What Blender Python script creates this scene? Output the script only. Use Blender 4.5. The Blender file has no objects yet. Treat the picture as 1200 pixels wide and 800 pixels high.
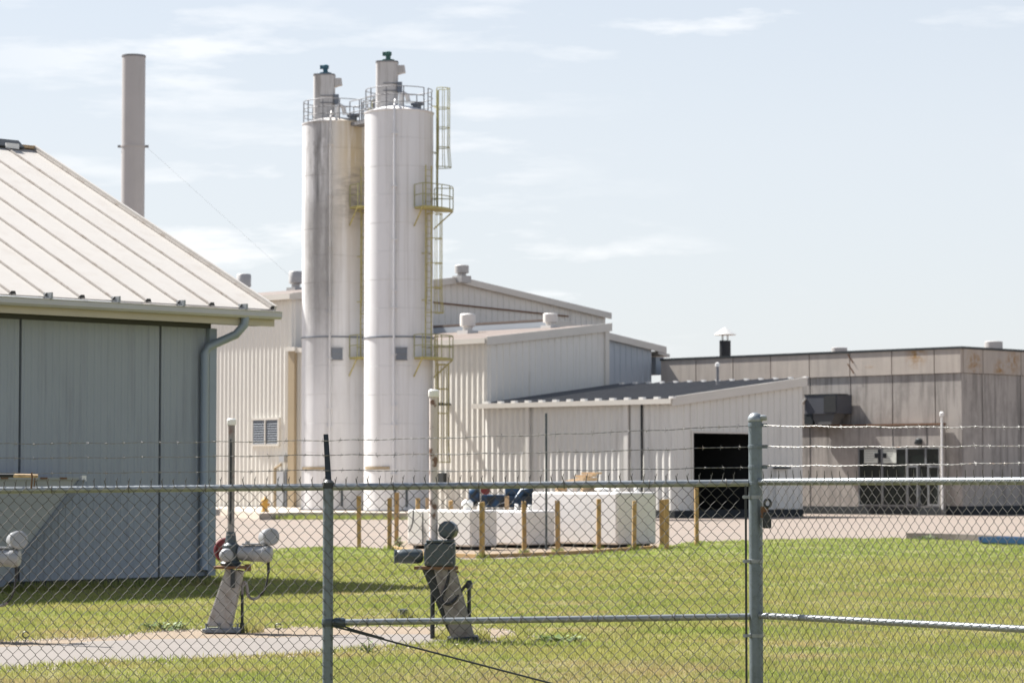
import bpy, bmesh, math, random
import numpy as np
from mathutils import Vector, Matrix
random.seed(7)
R = math.radians
scene = bpy.context.scene
COL = scene.collection
# ------------------------------------------------------------------ camera
F = 3200.0                      # focal length in photo pixels (1200 px wide)
EYE = 1.85
PITCH = math.atan(160 / F)
cam = bpy.data.cameras.new('camera')
cam.sensor_width = 36.0
cam.lens = F / 1200 * 36.0
cam.clip_start = 0.5
cam.clip_end = 6000
cam.dof.use_dof = True
cam.dof.focus_distance = 19.2
cam.dof.aperture_fstop = 7.0
co = bpy.data.objects.new('camera', cam)
co.location = (0, 0, EYE)
co.rotation_euler = (math.pi / 2 + PITCH, 0, 0)
COL.objects.link(co)
scene.camera = co
# ------------------------------------------------------------------ light
SUN_EL = R(50.5)
SUN_AZ = math.atan2(-0.7071 - 0.127, 0.7071 - 0.127)      # from +Y towards +X (negative = left)
sun_dir = Vector((math.sin(SUN_AZ) * math.cos(SUN_EL), math.cos(SUN_AZ) * math.cos(SUN_EL), math.sin(SUN_EL)))
sl = bpy.data.lights.new('sun', 'SUN')
sl.energy = 5.0
sl.angle = R(0.53)
sl.color = (1.0, 0.965, 0.905)
so = bpy.data.objects.new('sun', sl)
so.rotation_euler = sun_dir.to_track_quat('Z', 'Y').to_euler()
so.location = (0, 0, 60)
COL.objects.link(so)
w = bpy.data.worlds.new('World')
scene.world = w
w.use_nodes = True
nt = w.node_tree
nt.nodes.clear()
wo = nt.nodes.new('ShaderNodeOutputWorld')
bg = nt.nodes.new('ShaderNodeBackground')
sky = nt.nodes.new('ShaderNodeTexSky')
sky.sky_type = 'NISHITA'
sky.sun_disc = False
sky.sun_elevation = SUN_EL
sky.sun_rotation = SUN_AZ
sky.air_density = 1.0
sky.dust_density = 1.0
sky.ozone_density = 1.0
bg.inputs['Strength'].default_value = 0.05
# thin cirrus / small cumulus: brighter patches over the whole dome
tc = nt.nodes.new('ShaderNodeTexCoord')
mp = nt.nodes.new('ShaderNodeMapping')
mp.inputs['Scale'].default_value = (12.0, 12.0, 62.0)
mp.inputs['Location'].default_value = (5.0, 2.0, 9.0)
ns = nt.nodes.new('ShaderNodeTexNoise')
ns.inputs['Scale'].default_value = 1.0
ns.inputs['Detail'].default_value = 7
ns.inputs['Roughness'].default_value = 0.58
mpb = nt.nodes.new('ShaderNodeMapping')
mpb.inputs['Scale'].default_value = (3.0, 3.0, 9.0)
mpb.inputs['Location'].default_value = (8.0, 2.0, 1.0)
nsb = nt.nodes.new('ShaderNodeTexNoise')
nsb.inputs['Scale'].default_value = 1.0
nsb.inputs['Detail'].default_value = 2
rmp = nt.nodes.new('ShaderNodeMapRange')
rmp.inputs['From Min'].default_value = 0.51
rmp.inputs['From Max'].default_value = 0.63
rmpb = nt.nodes.new('ShaderNodeMapRange')
rmpb.inputs['From Min'].default_value = 0.44
rmpb.inputs['From Max'].default_value = 0.60
mul = nt.nodes.new('ShaderNodeMath')
mul.operation = 'MULTIPLY'
mul2 = nt.nodes.new('ShaderNodeMath')
mul2.operation = 'MULTIPLY'
mul2.inputs[1].default_value = 0.9
mix = nt.nodes.new('ShaderNodeMix')
mix.data_type = 'RGBA'
[i for i in mix.inputs if i.name == 'B' and i.type == 'RGBA'][0].default_value = (8.6, 8.65, 8.7, 1)
veil = nt.nodes.new('ShaderNodeMix')          # horizon haze, thinned overhead so the unseen sky deepens the shade
veil.data_type = 'RGBA'
sepz = nt.nodes.new('ShaderNodeSeparateXYZ')
vr = nt.nodes.new('ShaderNodeMapRange')
vr.inputs['From Min'].default_value = 0.12
vr.inputs['From Max'].default_value = 0.5
vr.inputs['To Min'].default_value = 0.76
vr.inputs['To Max'].default_value = 0.08
[i for i in veil.inputs if i.name == 'B' and i.type == 'RGBA'][0].default_value = (6.5, 6.75, 7.15, 1)
L = nt.links.new
L(tc.outputs['Generated'], sepz.inputs[0])
L(sepz.outputs['Z'], vr.inputs['Value'])
L(vr.outputs['Result'], veil.inputs['Factor'])
L(tc.outputs['Generated'], mp.inputs['Vector'])
L(tc.outputs['Generated'], mpb.inputs['Vector'])
L(mp.outputs['Vector'], ns.inputs['Vector'])
L(mpb.outputs['Vector'], nsb.inputs['Vector'])
L(ns.outputs['Fac'], rmp.inputs['Value'])
L(nsb.outputs['Fac'], rmpb.inputs['Value'])
L(rmp.outputs['Result'], mul.inputs[0])
L(rmpb.outputs['Result'], mul.inputs[1])
L(mul.outputs[0], mul2.inputs[0])
L(mul2.outputs[0], mix.inputs['Factor'])
L(sky.outputs['Color'], [i for i in veil.inputs if i.name == 'A' and i.type == 'RGBA'][0])
L([o for o in veil.outputs if o.type == 'RGBA'][0], [i for i in mix.inputs if i.name == 'A' and i.type == 'RGBA'][0])
L([o for o in mix.outputs if o.type == 'RGBA'][0], bg.inputs['Color'])
L(bg.outputs[0], wo.inputs[0])
scene.view_settings.view_transform = 'Standard'
scene.view_settings.look = 'None'
scene.view_settings.exposure = 1.4
scene.view_settings.gamma = 1.0

# ------------------------------------------------------------------ geometry of the place
Q = math.sqrt(0.5)
CP, SP = math.cos(PITCH), math.sin(PITCH)
def P(px, py, Y):
    u, v = (px - 600) / F, (400 - py) / F
    dy, dz = CP - v * SP, SP + v * CP
    t = Y / dy
    return Vector((u * t, Y, EYE + dz * t))
def G(px, py, z=0.0):
    u, v = (px - 600) / F, (400 - py) / F
    dy, dz = CP - v * SP, SP + v * CP
    t = (z - EYE) / dz
    return Vector((u * t, dy * t, z))
def W(s, t, z=0.0):            # plant grid: s runs right-near, t runs right-far
    return Vector(((s + t) * Q, (t - s) * Q, z))
UA = Vector((Q, -Q, 0)); UB = Vector((Q, Q, 0)); UZ = Vector((0, 0, 1))
def s_at(px, t):
    r = (px - 600) / F
    return t * (r - 1) / (1 + r)
def t_at(px, s):
    r = (px - 600) / F
    return s * (1 + r) / (r - 1)
def z_at(py, s, t):
    return P(600, py, (t - s) * Q).z

class MB:
    def __init__(self):
        self.v, self.f = [], []
    def add(self, vs, fs):
        o = len(self.v)
        self.v += [tuple(x) for x in vs]
        self.f += [tuple(i + o for i in f) for f in fs]
        return self
    def quad(self, a, b, c, d):
        return self.add([a, b, c, d], [(0, 1, 2, 3)])
    def obox(self, o, ax, ay, az):            # corner + three edge vectors
        o, ax, ay, az = Vector(o), Vector(ax), Vector(ay), Vector(az)
        vs = [o, o + ax, o + ax + ay, o + ay]
        vs += [p + az for p in vs]
        return self.add(vs, [(0, 3, 2, 1), (4, 5, 6, 7), (0, 1, 5, 4), (1, 2, 6, 5), (2, 3, 7, 6), (3, 0, 4, 7)])
    def box(self, c, sx, sy, sz, ax=(1, 0, 0)):   # centre of base
        ax = Vector(ax).normalized(); ay = Vector((-ax.y, ax.x, 0))
        c = Vector(c)
        return self.obox(c - ax * sx / 2 - ay * sy / 2, ax * sx, ay * sy, (0, 0, sz))
    def st(self, s0, s1, t0, t1, z0, z1):
        return self.obox(W(s0, t0, z0), UA * (s1 - s0), UB * (t1 - t0), UZ * (z1 - z0))
    def prism(self, pts, vec):
        n = len(pts); vec = Vector(vec)
        pts = [Vector(p) for p in pts]
        vs = pts + [p + vec for p in pts]
        fs = [tuple(range(n))[::-1], tuple(range(n, 2 * n))]
        fs += [(i, (i + 1) % n, (i + 1) % n + n, i + n) for i in range(n)]
        return self.add(vs, fs)
    def tube(self, pts, r, n=8, caps=True):
        pts = [Vector(p) for p in pts]
        rs = r if isinstance(r, (list, tuple)) else [r] * len(pts)
        vs, fs = [], []
        up = None
        for i, p in enumerate(pts):
            d = (pts[min(i + 1, len(pts) - 1)] - pts[max(i - 1, 0)])
            d.normalize()
            if up is None:
                up = Vector((0, 0, 1)) if abs(d.z) < 0.9 else Vector((1, 0, 0))
            a = up - d * up.dot(d)
            if a.length < 1e-4:
                a = Vector((1, 0, 0)) - d * d.x
            a.normalize(); up = a
            b = d.cross(a)
            for k in range(n):
                an = 2 * math.pi * k / n
                vs.append(p + (a * math.cos(an) + b * math.sin(an)) * rs[i])
        for i in range(len(pts) - 1):
            for k in range(n):
                k2 = (k + 1) % n
                fs.append((i * n + k, i * n + k2, (i + 1) * n + k2, (i + 1) * n + k))
        if caps:
            fs.append(tuple(range(n))[::-1])
            fs.append(tuple(range((len(pts) - 1) * n, len(pts) * n)))
        return self.add(vs, fs)
    def lathe(self, c, prof, n=24, axis=None):
        c = Vector(c)
        ax = Vector(axis).normalized() if axis is not None else Vector((0, 0, 1))
        a = Vector((1, 0, 0)) if abs(ax.x) < 0.9 else Vector((0, 1, 0))
        a = (a - ax * a.dot(ax)).normalized(); b = ax.cross(a)
        vs, fs = [], []
        for r, h in prof:
            for k in range(n):
                an = 2 * math.pi * k / n
                vs.append(c + ax * h + (a * math.cos(an) + b * math.sin(an)) * max(r, 1e-4))
        for i in range(len(prof) - 1):
            for k in range(n):
                k2 = (k + 1) % n
                fs.append((i * n + k, i * n + k2, (i + 1) * n + k2, (i + 1) * n + k))
        fs.append(tuple(range(n))[::-1]); fs.append(tuple(range((len(prof) - 1) * n, len(prof) * n)))
        return self.add(vs, fs)

def finish(name, mb, mat, off=Vector((0, 0, 0)), smooth=False, bevel=0.0, parent=None):
    me = bpy.data.meshes.new(name)
    if off.length:
        vs = [(x - off.x, y - off.y, z - off.z) for x, y, z in mb.v]
    else:
        vs = mb.v
    me.from_pydata(vs, [], mb.f)
    bm = bmesh.new(); bm.from_mesh(me)
    if bevel:
        bmesh.ops.remove_doubles(bm, verts=bm.verts, dist=1e-5)
    bmesh.ops.recalc_face_normals(bm, faces=bm.faces)
    if bevel:
        es = [e for e in bm.edges if len(e.link_faces) == 2 and e.calc_face_angle(0) > 0.6]
        bmesh.ops.bevel(bm, geom=es, offset=bevel, segments=2, affect='EDGES', profile=0.5)
    bm.to_mesh(me); bm.free()
    if smooth and not bevel:
        me.polygons.foreach_set('use_smooth', [True] * len(me.polygons))
        me.set_sharp_from_angle(angle=R(38))
    me.materials.append(mat)
    o = bpy.data.objects.new(name, me)
    COL.objects.link(o)
    if parent is not None:
        o.parent = parent
    return o
LOC = {}
def thing(name, label, cat, loc, group=None):
    o = bpy.data.objects.new(name, None)
    o.empty_display_size = 0.2
    o.location = loc
    COL.objects.link(o)
    o['label'] = label; o['category'] = cat
    if group: o['group'] = group
    LOC[o.name] = Vector(loc)
    return o
def rootof(o):
    while o.parent is not None: o = o.parent
    return o
def part(name, mb, mat, parent, smooth=False, bevel=0.0, label=None, stuff=False):
    o = finish(name, mb, mat, LOC[rootof(parent).name], smooth, bevel, parent)
    if label: o['label'] = label
    if stuff: o['kind'] = 'stuff'
    return o
def solo(name, label, cat, mb, mat, loc, group=None, smooth=False, bevel=0.0):
    o = finish(name, mb, mat, Vector(loc), smooth, bevel)
    o.location = loc
    o['label'] = label; o['category'] = cat
    if group: o['group'] = group
    return o
def struct(name, mb, mat, smooth=False):
    o = finish(name, mb, mat, smooth=smooth)
    o['kind'] = 'structure'
    return o
def pane_piece(o, parent, loc, name=None):    # copy of a part sharing its mesh
    c = o.copy(); c.location = loc; c.parent = parent
    COL.objects.link(c)
    return c

# ------------------------------------------------------------------ materials
def c4(c, k=1.0): return (min(c[0] * k, 1), min(c[1] * k, 1), min(c[2] * k, 1), 1)
class NT:
    def __init__(self, name):
        self.m = bpy.data.materials.new(name)
        self.m.use_nodes = True
        self.t = self.m.node_tree
        self.b = self.t.nodes['Principled BSDF']
        g = self.t.nodes.new('ShaderNodeNewGeometry')
        self.pos = g.outputs['Position']; self.island = g.outputs['Random Per Island']
        oi = self.t.nodes.new('ShaderNodeObjectInfo')
        self.orand = oi.outputs['Random']
    def n(self, t, **k):
        x = self.t.nodes.new('ShaderNode' + t)
        for a, v in k.items(): setattr(x, a, v)
        return x
    def l(self, a, b): self.t.links.new(a, b)
    def noise(self, scale=(1, 1, 1), s=1.0, detail=4, rough=0.55, vec=None, loc=(0, 0, 0), rot=(0, 0, 0)):
        m = self.n('Mapping'); m.inputs['Scale'].default_value = scale; m.inputs['Location'].default_value = loc
        m.inputs['Rotation'].default_value = rot
        self.l(vec or self.pos, m.inputs['Vector'])
        x = self.n('TexNoise'); x.inputs['Scale'].default_value = s
        x.inputs['Detail'].default_value = detail; x.inputs['Roughness'].default_value = rough
        self.l(m.outputs['Vector'], x.inputs['Vector'])
        return x.outputs['Fac']
    def ramp(self, fac, lo, hi, a=0.0, b=1.0):
        x = self.n('MapRange'); x.inputs['From Min'].default_value = lo; x.inputs['From Max'].default_value = hi
        x.inputs['To Min'].default_value = a; x.inputs['To Max'].default_value = b
        self.l(fac, x.inputs['Value'])
        return x.outputs['Result']
    def math(self, op, a, b=None):
        x = self.n('Math', operation=op)
        for i, v in enumerate((a, b)):
            if v is None: continue
            if isinstance(v, (int, float)): x.inputs[i].default_value = v
            else: self.l(v, x.inputs[i])
        return x.outputs[0]
    def mix(self, fac, a, b):
        x = self.n('Mix', data_type='RGBA')
        for nm, v in (('Factor', fac), ('A', a), ('B', b)):
            sock = x.inputs[nm]
            if nm != 'Factor':
                sock = [i for i in x.inputs if i.name == nm and i.type == 'RGBA'][0]
            if isinstance(v, (tuple, list)): sock.default_value = v if len(v) == 4 else c4(v)
            elif isinstance(v, (int, float)): sock.default_value = v
            else: self.l(v, sock)
        return [o for o in x.outputs if o.type == 'RGBA'][0]
    def bump(self, fac, strength=0.3, dist=0.02):
        x = self.n('Bump'); x.inputs['Strength'].default_value = strength; x.inputs['Distance'].default_value = dist
        self.l(fac, x.inputs['Height']); self.l(x.outputs['Normal'], self.b.inputs['Normal'])
    def out(self, col, rough=0.6, metal=0.0):
        if isinstance(col, (tuple, list)): self.b.inputs['Base Color'].default_value = c4(col)
        else: self.l(col, self.b.inputs['Base Color'])
        if isinstance(rough, (int, float)): self.b.inputs['Roughness'].default_value = rough
        else: self.l(rough, self.b.inputs['Roughness'])
        self.b.inputs['Metallic'].default_value = metal
        return self.m

def mk(name, col, rough=0.6, metal=0.0, var=0.12, s=1.5, col2=None, thr=(0.5, 0.7), s2=3.0, streak=None, sthr=(0.5, 0.72), sxy=5.0, sz=0.25, bump=0.0, bs=30.0, piece=0.0):
    n = NT(name)
    c = n.mix(n.noise(s=s, detail=5), c4(col, 1 - var), c4(col, 1 + var))
    if piece:
        c = n.mix(n.math('MULTIPLY', n.orand, piece), c, c4(col, 0.55))
    if col2: c = n.mix(n.ramp(n.noise(s=s2, detail=8, rough=0.65, loc=(7, 3, 1)), *thr), c, c4(col2))
    if streak: c = n.mix(n.ramp(n.noise(scale=(sxy, sxy, sz), detail=6, rough=0.6), *sthr), c, c4(streak))
    if bump: n.bump(n.noise(s=bs, detail=4), bump)
    return n.out(c, rough, metal)

M = {}
M['galv'] = mk('galvanised_steel', (0.25, 0.27, 0.285), 0.42, 0.5, 0.18, 14, col2=(0.18, 0.2, 0.2), thr=(0.5, 0.8), s2=25)
M['post'] = mk('weathered_galvanised_post', (0.15, 0.18, 0.205), 0.5, 0.45, 0.22, 9, col2=(0.1, 0.12, 0.12), thr=(0.5, 0.8), s2=30)
M['wire'] = mk('fence_wire', (0.095, 0.09, 0.086), 0.5, 0.2, 0.25, 6)
M['barb'] = mk('barbed_wire_steel', (0.2, 0.195, 0.19), 0.5, 0.3, 0.3, 8, col2=(0.2, 0.12, 0.07), thr=(0.58, 0.75), s2=11)
M['black_metal'] = mk('black_painted_metal', (0.025, 0.03, 0.033), 0.5, 0.1)
M['black_rubber'] = mk('black_rubber', (0.02, 0.02, 0.022), 0.7)
M['rust'] = mk('rusty_steel', (0.16, 0.085, 0.045), 0.8, 0.1, 0.3, 8)
M['red'] = mk('faded_red_paint', (0.16, 0.02, 0.022), 0.5)
M['cream_wall'] = mk('cream_ribbed_metal', (0.66, 0.64, 0.59), 0.45, 0, 0.06, 0.5, streak=(0.4, 0.36, 0.31), sthr=(0.6, 0.85), sxy=2.5, sz=0.2)
M['annex_wall'] = mk('greyish_ribbed_metal', (0.68, 0.66, 0.62), 0.45, 0, 0.06, 0.4, streak=(0.38, 0.35, 0.31), sthr=(0.6, 0.85), sxy=2.5, sz=0.2)
M['shed_wall'] = mk('shed_ribbed_metal', (0.66, 0.645, 0.605), 0.45, 0, 0.06, 0.4, streak=(0.4, 0.37, 0.33), sthr=(0.58, 0.85), sxy=2.5, sz=0.2)
M['blue_wall'] = mk('blue_grey_metal', (0.4, 0.44, 0.485), 0.45, 0, 0.06, 0.4)
M['trim'] = mk('cream_trim', (0.6, 0.57, 0.52), 0.4, 0, 0.08, 1.0)
M['tan_trim'] = mk('tan_trim', (0.34, 0.27, 0.175), 0.5, 0, 0.1, 1.0)
M['brown_roof'] = mk('weathered_brown_roof', (0.16, 0.125, 0.105), 0.6, 0, 0.2, 0.6, col2=(0.1, 0.07, 0.058), s2=1.2)
M['grey_roof'] = mk('dark_grey_roof', (0.11, 0.11, 0.115), 0.6, 0, 0.15, 0.5)
M['vent_grey'] = mk('vent_galvanised', (0.42, 0.41, 0.4), 0.5, 0.3, 0.15, 2)
M['vent_white'] = mk('vent_white', (0.68, 0.66, 0.63), 0.5, 0, 0.1, 2)
M['dark_open'] = mk('dark_interior', (0.02, 0.022, 0.024), 0.8)
M['shade_black'] = mk('near_black_shade', (0.018, 0.022, 0.026), 0.8, 0, 0.3, 1.5)  # near-black: painted shadow at building feet, plain dark tone on other parts
M['gutter'] = mk('gutter_paint', (0.42, 0.42, 0.43), 0.4, 0.1, 0.08, 2)
M['fascia'] = mk('fascia_paint', (0.45, 0.41, 0.33), 0.55, 0, 0.12, 3)
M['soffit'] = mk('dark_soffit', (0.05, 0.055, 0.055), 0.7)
M['roof_panel'] = mk('pale_roof_panel', (0.43, 0.405, 0.375), 0.5, 0, 0.05, 1.2, col2=(0.385, 0.35, 0.315), thr=(0.5, 0.8), s2=2.5, bump=0.05, bs=6)
M['seam'] = mk('roof_seam_shaded', (0.33, 0.3, 0.275), 0.6, 0, 0.15, 3, col2=(0.2, 0.16, 0.13), s2=5)  # darker than the panels: shade on the seam's side put into the colour
M['pump_wall'] = mk('grey_ribbed_panel', (0.285, 0.316, 0.36), 0.6, 0, 0.06, 0.8, streak=(0.21, 0.226, 0.27), sthr=(0.52, 0.85), sxy=7, sz=0.5)
M['downspout'] = mk('downspout_paint', (0.24, 0.285, 0.34), 0.4, 0.1, 0.08, 2)
M['stack'] = mk('stack_steel', (0.4, 0.38, 0.372), 0.5, 0.1, 0.1, 0.5, streak=(0.29, 0.265, 0.25), sthr=(0.55, 0.8), sxy=2.5, sz=0.12)
M['yellow'] = mk('faded_yellow_paint', (0.42, 0.37, 0.13), 0.6, 0, 0.25, 3, col2=(0.22, 0.17, 0.1), s2=6)
M['cage'] = mk('olive_yellow_paint', (0.32, 0.31, 0.15), 0.6, 0, 0.25, 2)
M['rail_grey'] = mk('grey_rail_steel', (0.2, 0.2, 0.21), 0.5, 0.3, 0.2, 3)
M['filter'] = mk('dust_filter_paint', (0.5, 0.485, 0.475), 0.55, 0, 0.12, 1.2, streak=(0.22, 0.2, 0.18), sthr=(0.5, 0.75), sxy=4, sz=0.3)
M['green_motor'] = mk('green_motor', (0.03, 0.1, 0.085), 0.5)
M['blue_motor'] = mk('blue_motor', (0.03, 0.1, 0.14), 0.5)
M['hatch'] = mk('hatch_grey', (0.16, 0.18, 0.21), 0.5, 0.1, 0.3, 12)
M['tank'] = mk('white_tank_coating', (0.72, 0.69, 0.67), 0.55, 0, 0.06, 1.0, streak=(0.55, 0.5, 0.46), sthr=(0.58, 0.85), sxy=6, sz=0.8, bump=0.08, bs=20)
M['white'] = mk('white_paint', (0.75, 0.74, 0.72), 0.45, 0, 0.06, 4)
M['wood'] = mk('treated_wood_post', (0.43, 0.28, 0.115), 0.8, 0, 0.25, 3, streak=(0.2, 0.13, 0.07), sthr=(0.5, 0.75), sxy=40, sz=1.5, bump=0.2, bs=30, piece=0.35)
M['wood_pale'] = mk('pale_lumber', (0.5, 0.36, 0.22), 0.8, 0, 0.2, 3, streak=(0.3, 0.2, 0.1), sxy=20, sz=20)
M['machine_blue'] = mk('machine_blue', (0.012, 0.06, 0.14), 0.4, 0, 0.25, 3, col2=(0.012, 0.016, 0.02), thr=(0.45, 0.6), s2=3)
M['bin_blue'] = mk('bin_blue', (0.005, 0.05, 0.14), 0.4, 0, 0.12, 1)
M['hydrant'] = mk('hydrant_yellow', (0.5, 0.28, 0.05), 0.5)
M['box_grey'] = mk('utility_grey', (0.36, 0.37, 0.38), 0.5)
M['act_grey'] = mk('actuator_light_grey', (0.29, 0.295, 0.305), 0.4, 0.1, 0.1, 9)
M['act_dark'] = mk('actuator_slate', (0.05, 0.065, 0.075), 0.42, 0.1, 0.2, 10)
M['ped'] = mk('pedestal_concrete_grey', (0.36, 0.34, 0.32), 0.7, 0, 0.15, 7, col2=(0.24, 0.19, 0.15), thr=(0.5, 0.75), s2=7, bump=0.15)
M['ped_brown'] = mk('pedestal_brown_grey', (0.22, 0.2, 0.18), 0.7, 0, 0.15, 7, col2=(0.13, 0.1, 0.09), s2=6, bump=0.15)
M['stem'] = mk('stem_cover_peeling', (0.55, 0.48, 0.45), 0.6, 0.1, 0.12, 6, col2=(0.17, 0.09, 0.06), thr=(0.52, 0.6), s2=7)
M['stem_clean'] = mk('stem_cover_grey', (0.27, 0.25, 0.24), 0.6, 0.2, 0.15, 6, col2=(0.2, 0.12, 0.1), thr=(0.52, 0.68), s2=6)
M['curb'] = mk('curb_concrete', (0.42, 0.36, 0.3), 0.85, 0, 0.15, 2, bump=0.2)
M['kerb_dark'] = mk('kerb_shade_dark', (0.1, 0.085, 0.073), 0.9, 0, 0.25, 3, bump=0.3)  # concrete darkened in colour to stand for its shaded face
M['frame_alu'] = mk('aluminium_frame', (0.24, 0.25, 0.26), 0.4, 0.3)
M['paper'] = mk('poster_paper', (0.62, 0.64, 0.58), 0.8)
M['ink'] = mk('poster_ink', (0.32, 0.33, 0.31), 0.8)
M['ac_grey'] = mk('air_handler_grey', (0.075, 0.08, 0.095), 0.5, 0.1)
M['duct_grey'] = mk('duct_grey', (0.1, 0.1, 0.1), 0.6)
M['smoke_black'] = mk('black_stack', (0.02, 0.022, 0.026), 0.5, 0.2)
M['cap_metal'] = mk('pale_metal', (0.62, 0.61, 0.58), 0.4, 0.3)
M['skip'] = mk('skip_grey', (0.30, 0.31, 0.30), 0.6, 0, 0.1, 2, col2=(0.2, 0.14, 0.1), thr=(0.66, 0.74), s2=2)
n = NT('window_glass')
M['glass'] = n.out((0.015, 0.02, 0.018), 0.06); n.b.inputs['Specular IOR Level'].default_value = 0.7

# concrete panels, rusty stains
def concrete(name, base, dark, rust=(0.3, 0.16, 0.05), dthr=(0.45, 0.7), rthr=(0.66, 0.74), spots=()):
    n = NT(name)
    c = n.mix(n.noise(s=0.9, detail=6), c4(base, 0.86), c4(base, 1.12))
    c = n.mix(n.math('MULTIPLY', n.orand, 0.3), c, c4(base, 0.72))
    c = n.mix(n.ramp(n.noise(scale=(3.2, 3.2, 0.28), detail=7, rough=0.62), *dthr), c, c4(dark))
    c = n.mix(n.ramp(n.noise(s=14, detail=3), 0.62, 0.8, 0, 0.5), c, c4(dark))
    c = n.mix(n.ramp(n.noise(scale=(0.5, 0.5, 0.4), detail=9, rough=0.7, loc=(2, 2, 7)), 0.5, 0.66, 0, 0.6), c, c4(dark, 1.25))
    c = n.mix(n.ramp(n.noise(s=0.75, detail=5, loc=(4, 9, 2)), rthr[0], rthr[1], 0, 0.85), c, c4(rust))
    for pos, rad in spots:
        d_ = n.n('VectorMath', operation='DISTANCE'); n.l(n.pos, d_.inputs[0]); d_.inputs[1].default_value = pos
        k = n.math('MULTIPLY', n.ramp(d_.outputs['Value'], rad * 0.15, rad, 1, 0), n.ramp(n.noise(s=3.5, detail=6, rough=0.65, loc=(1, 1, 5)), 0.38, 0.6))
        c = n.mix(n.math('MULTIPLY', k, 0.95), c, c4((0.3, 0.17, 0.055)))
    n.bump(n.noise(s=25, detail=5), 0.25, 0.02)
    return n.out(c, 0.9)
def_spots = [(1141, 425, 0.75), (1171, 434, 0.6), (1187, 424, 0.6)]
M['conc_band'] = concrete('concrete_parapet', (0.47, 0.42, 0.37), (0.36, 0.315, 0.28), rthr=(0.68, 0.78), spots=[(W(-80.33, t_at(px, -80.33), z_at(py, -80.33, t_at(px, -80.33))), r_) for px, py, r_ in ((1141, 425, 0.85), (1171, 434, 0.7), (1187, 424, 0.8))] + [(W(s_at(1075, 112), 112, z_at(416, s_at(1075, 112), 112)), 0.8)])
M['conc_wall'] = concrete('concrete_weathered', (0.405, 0.372, 0.342), (0.15, 0.138, 0.128), rthr=(0.72, 0.82), dthr=(0.45, 0.76))

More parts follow.
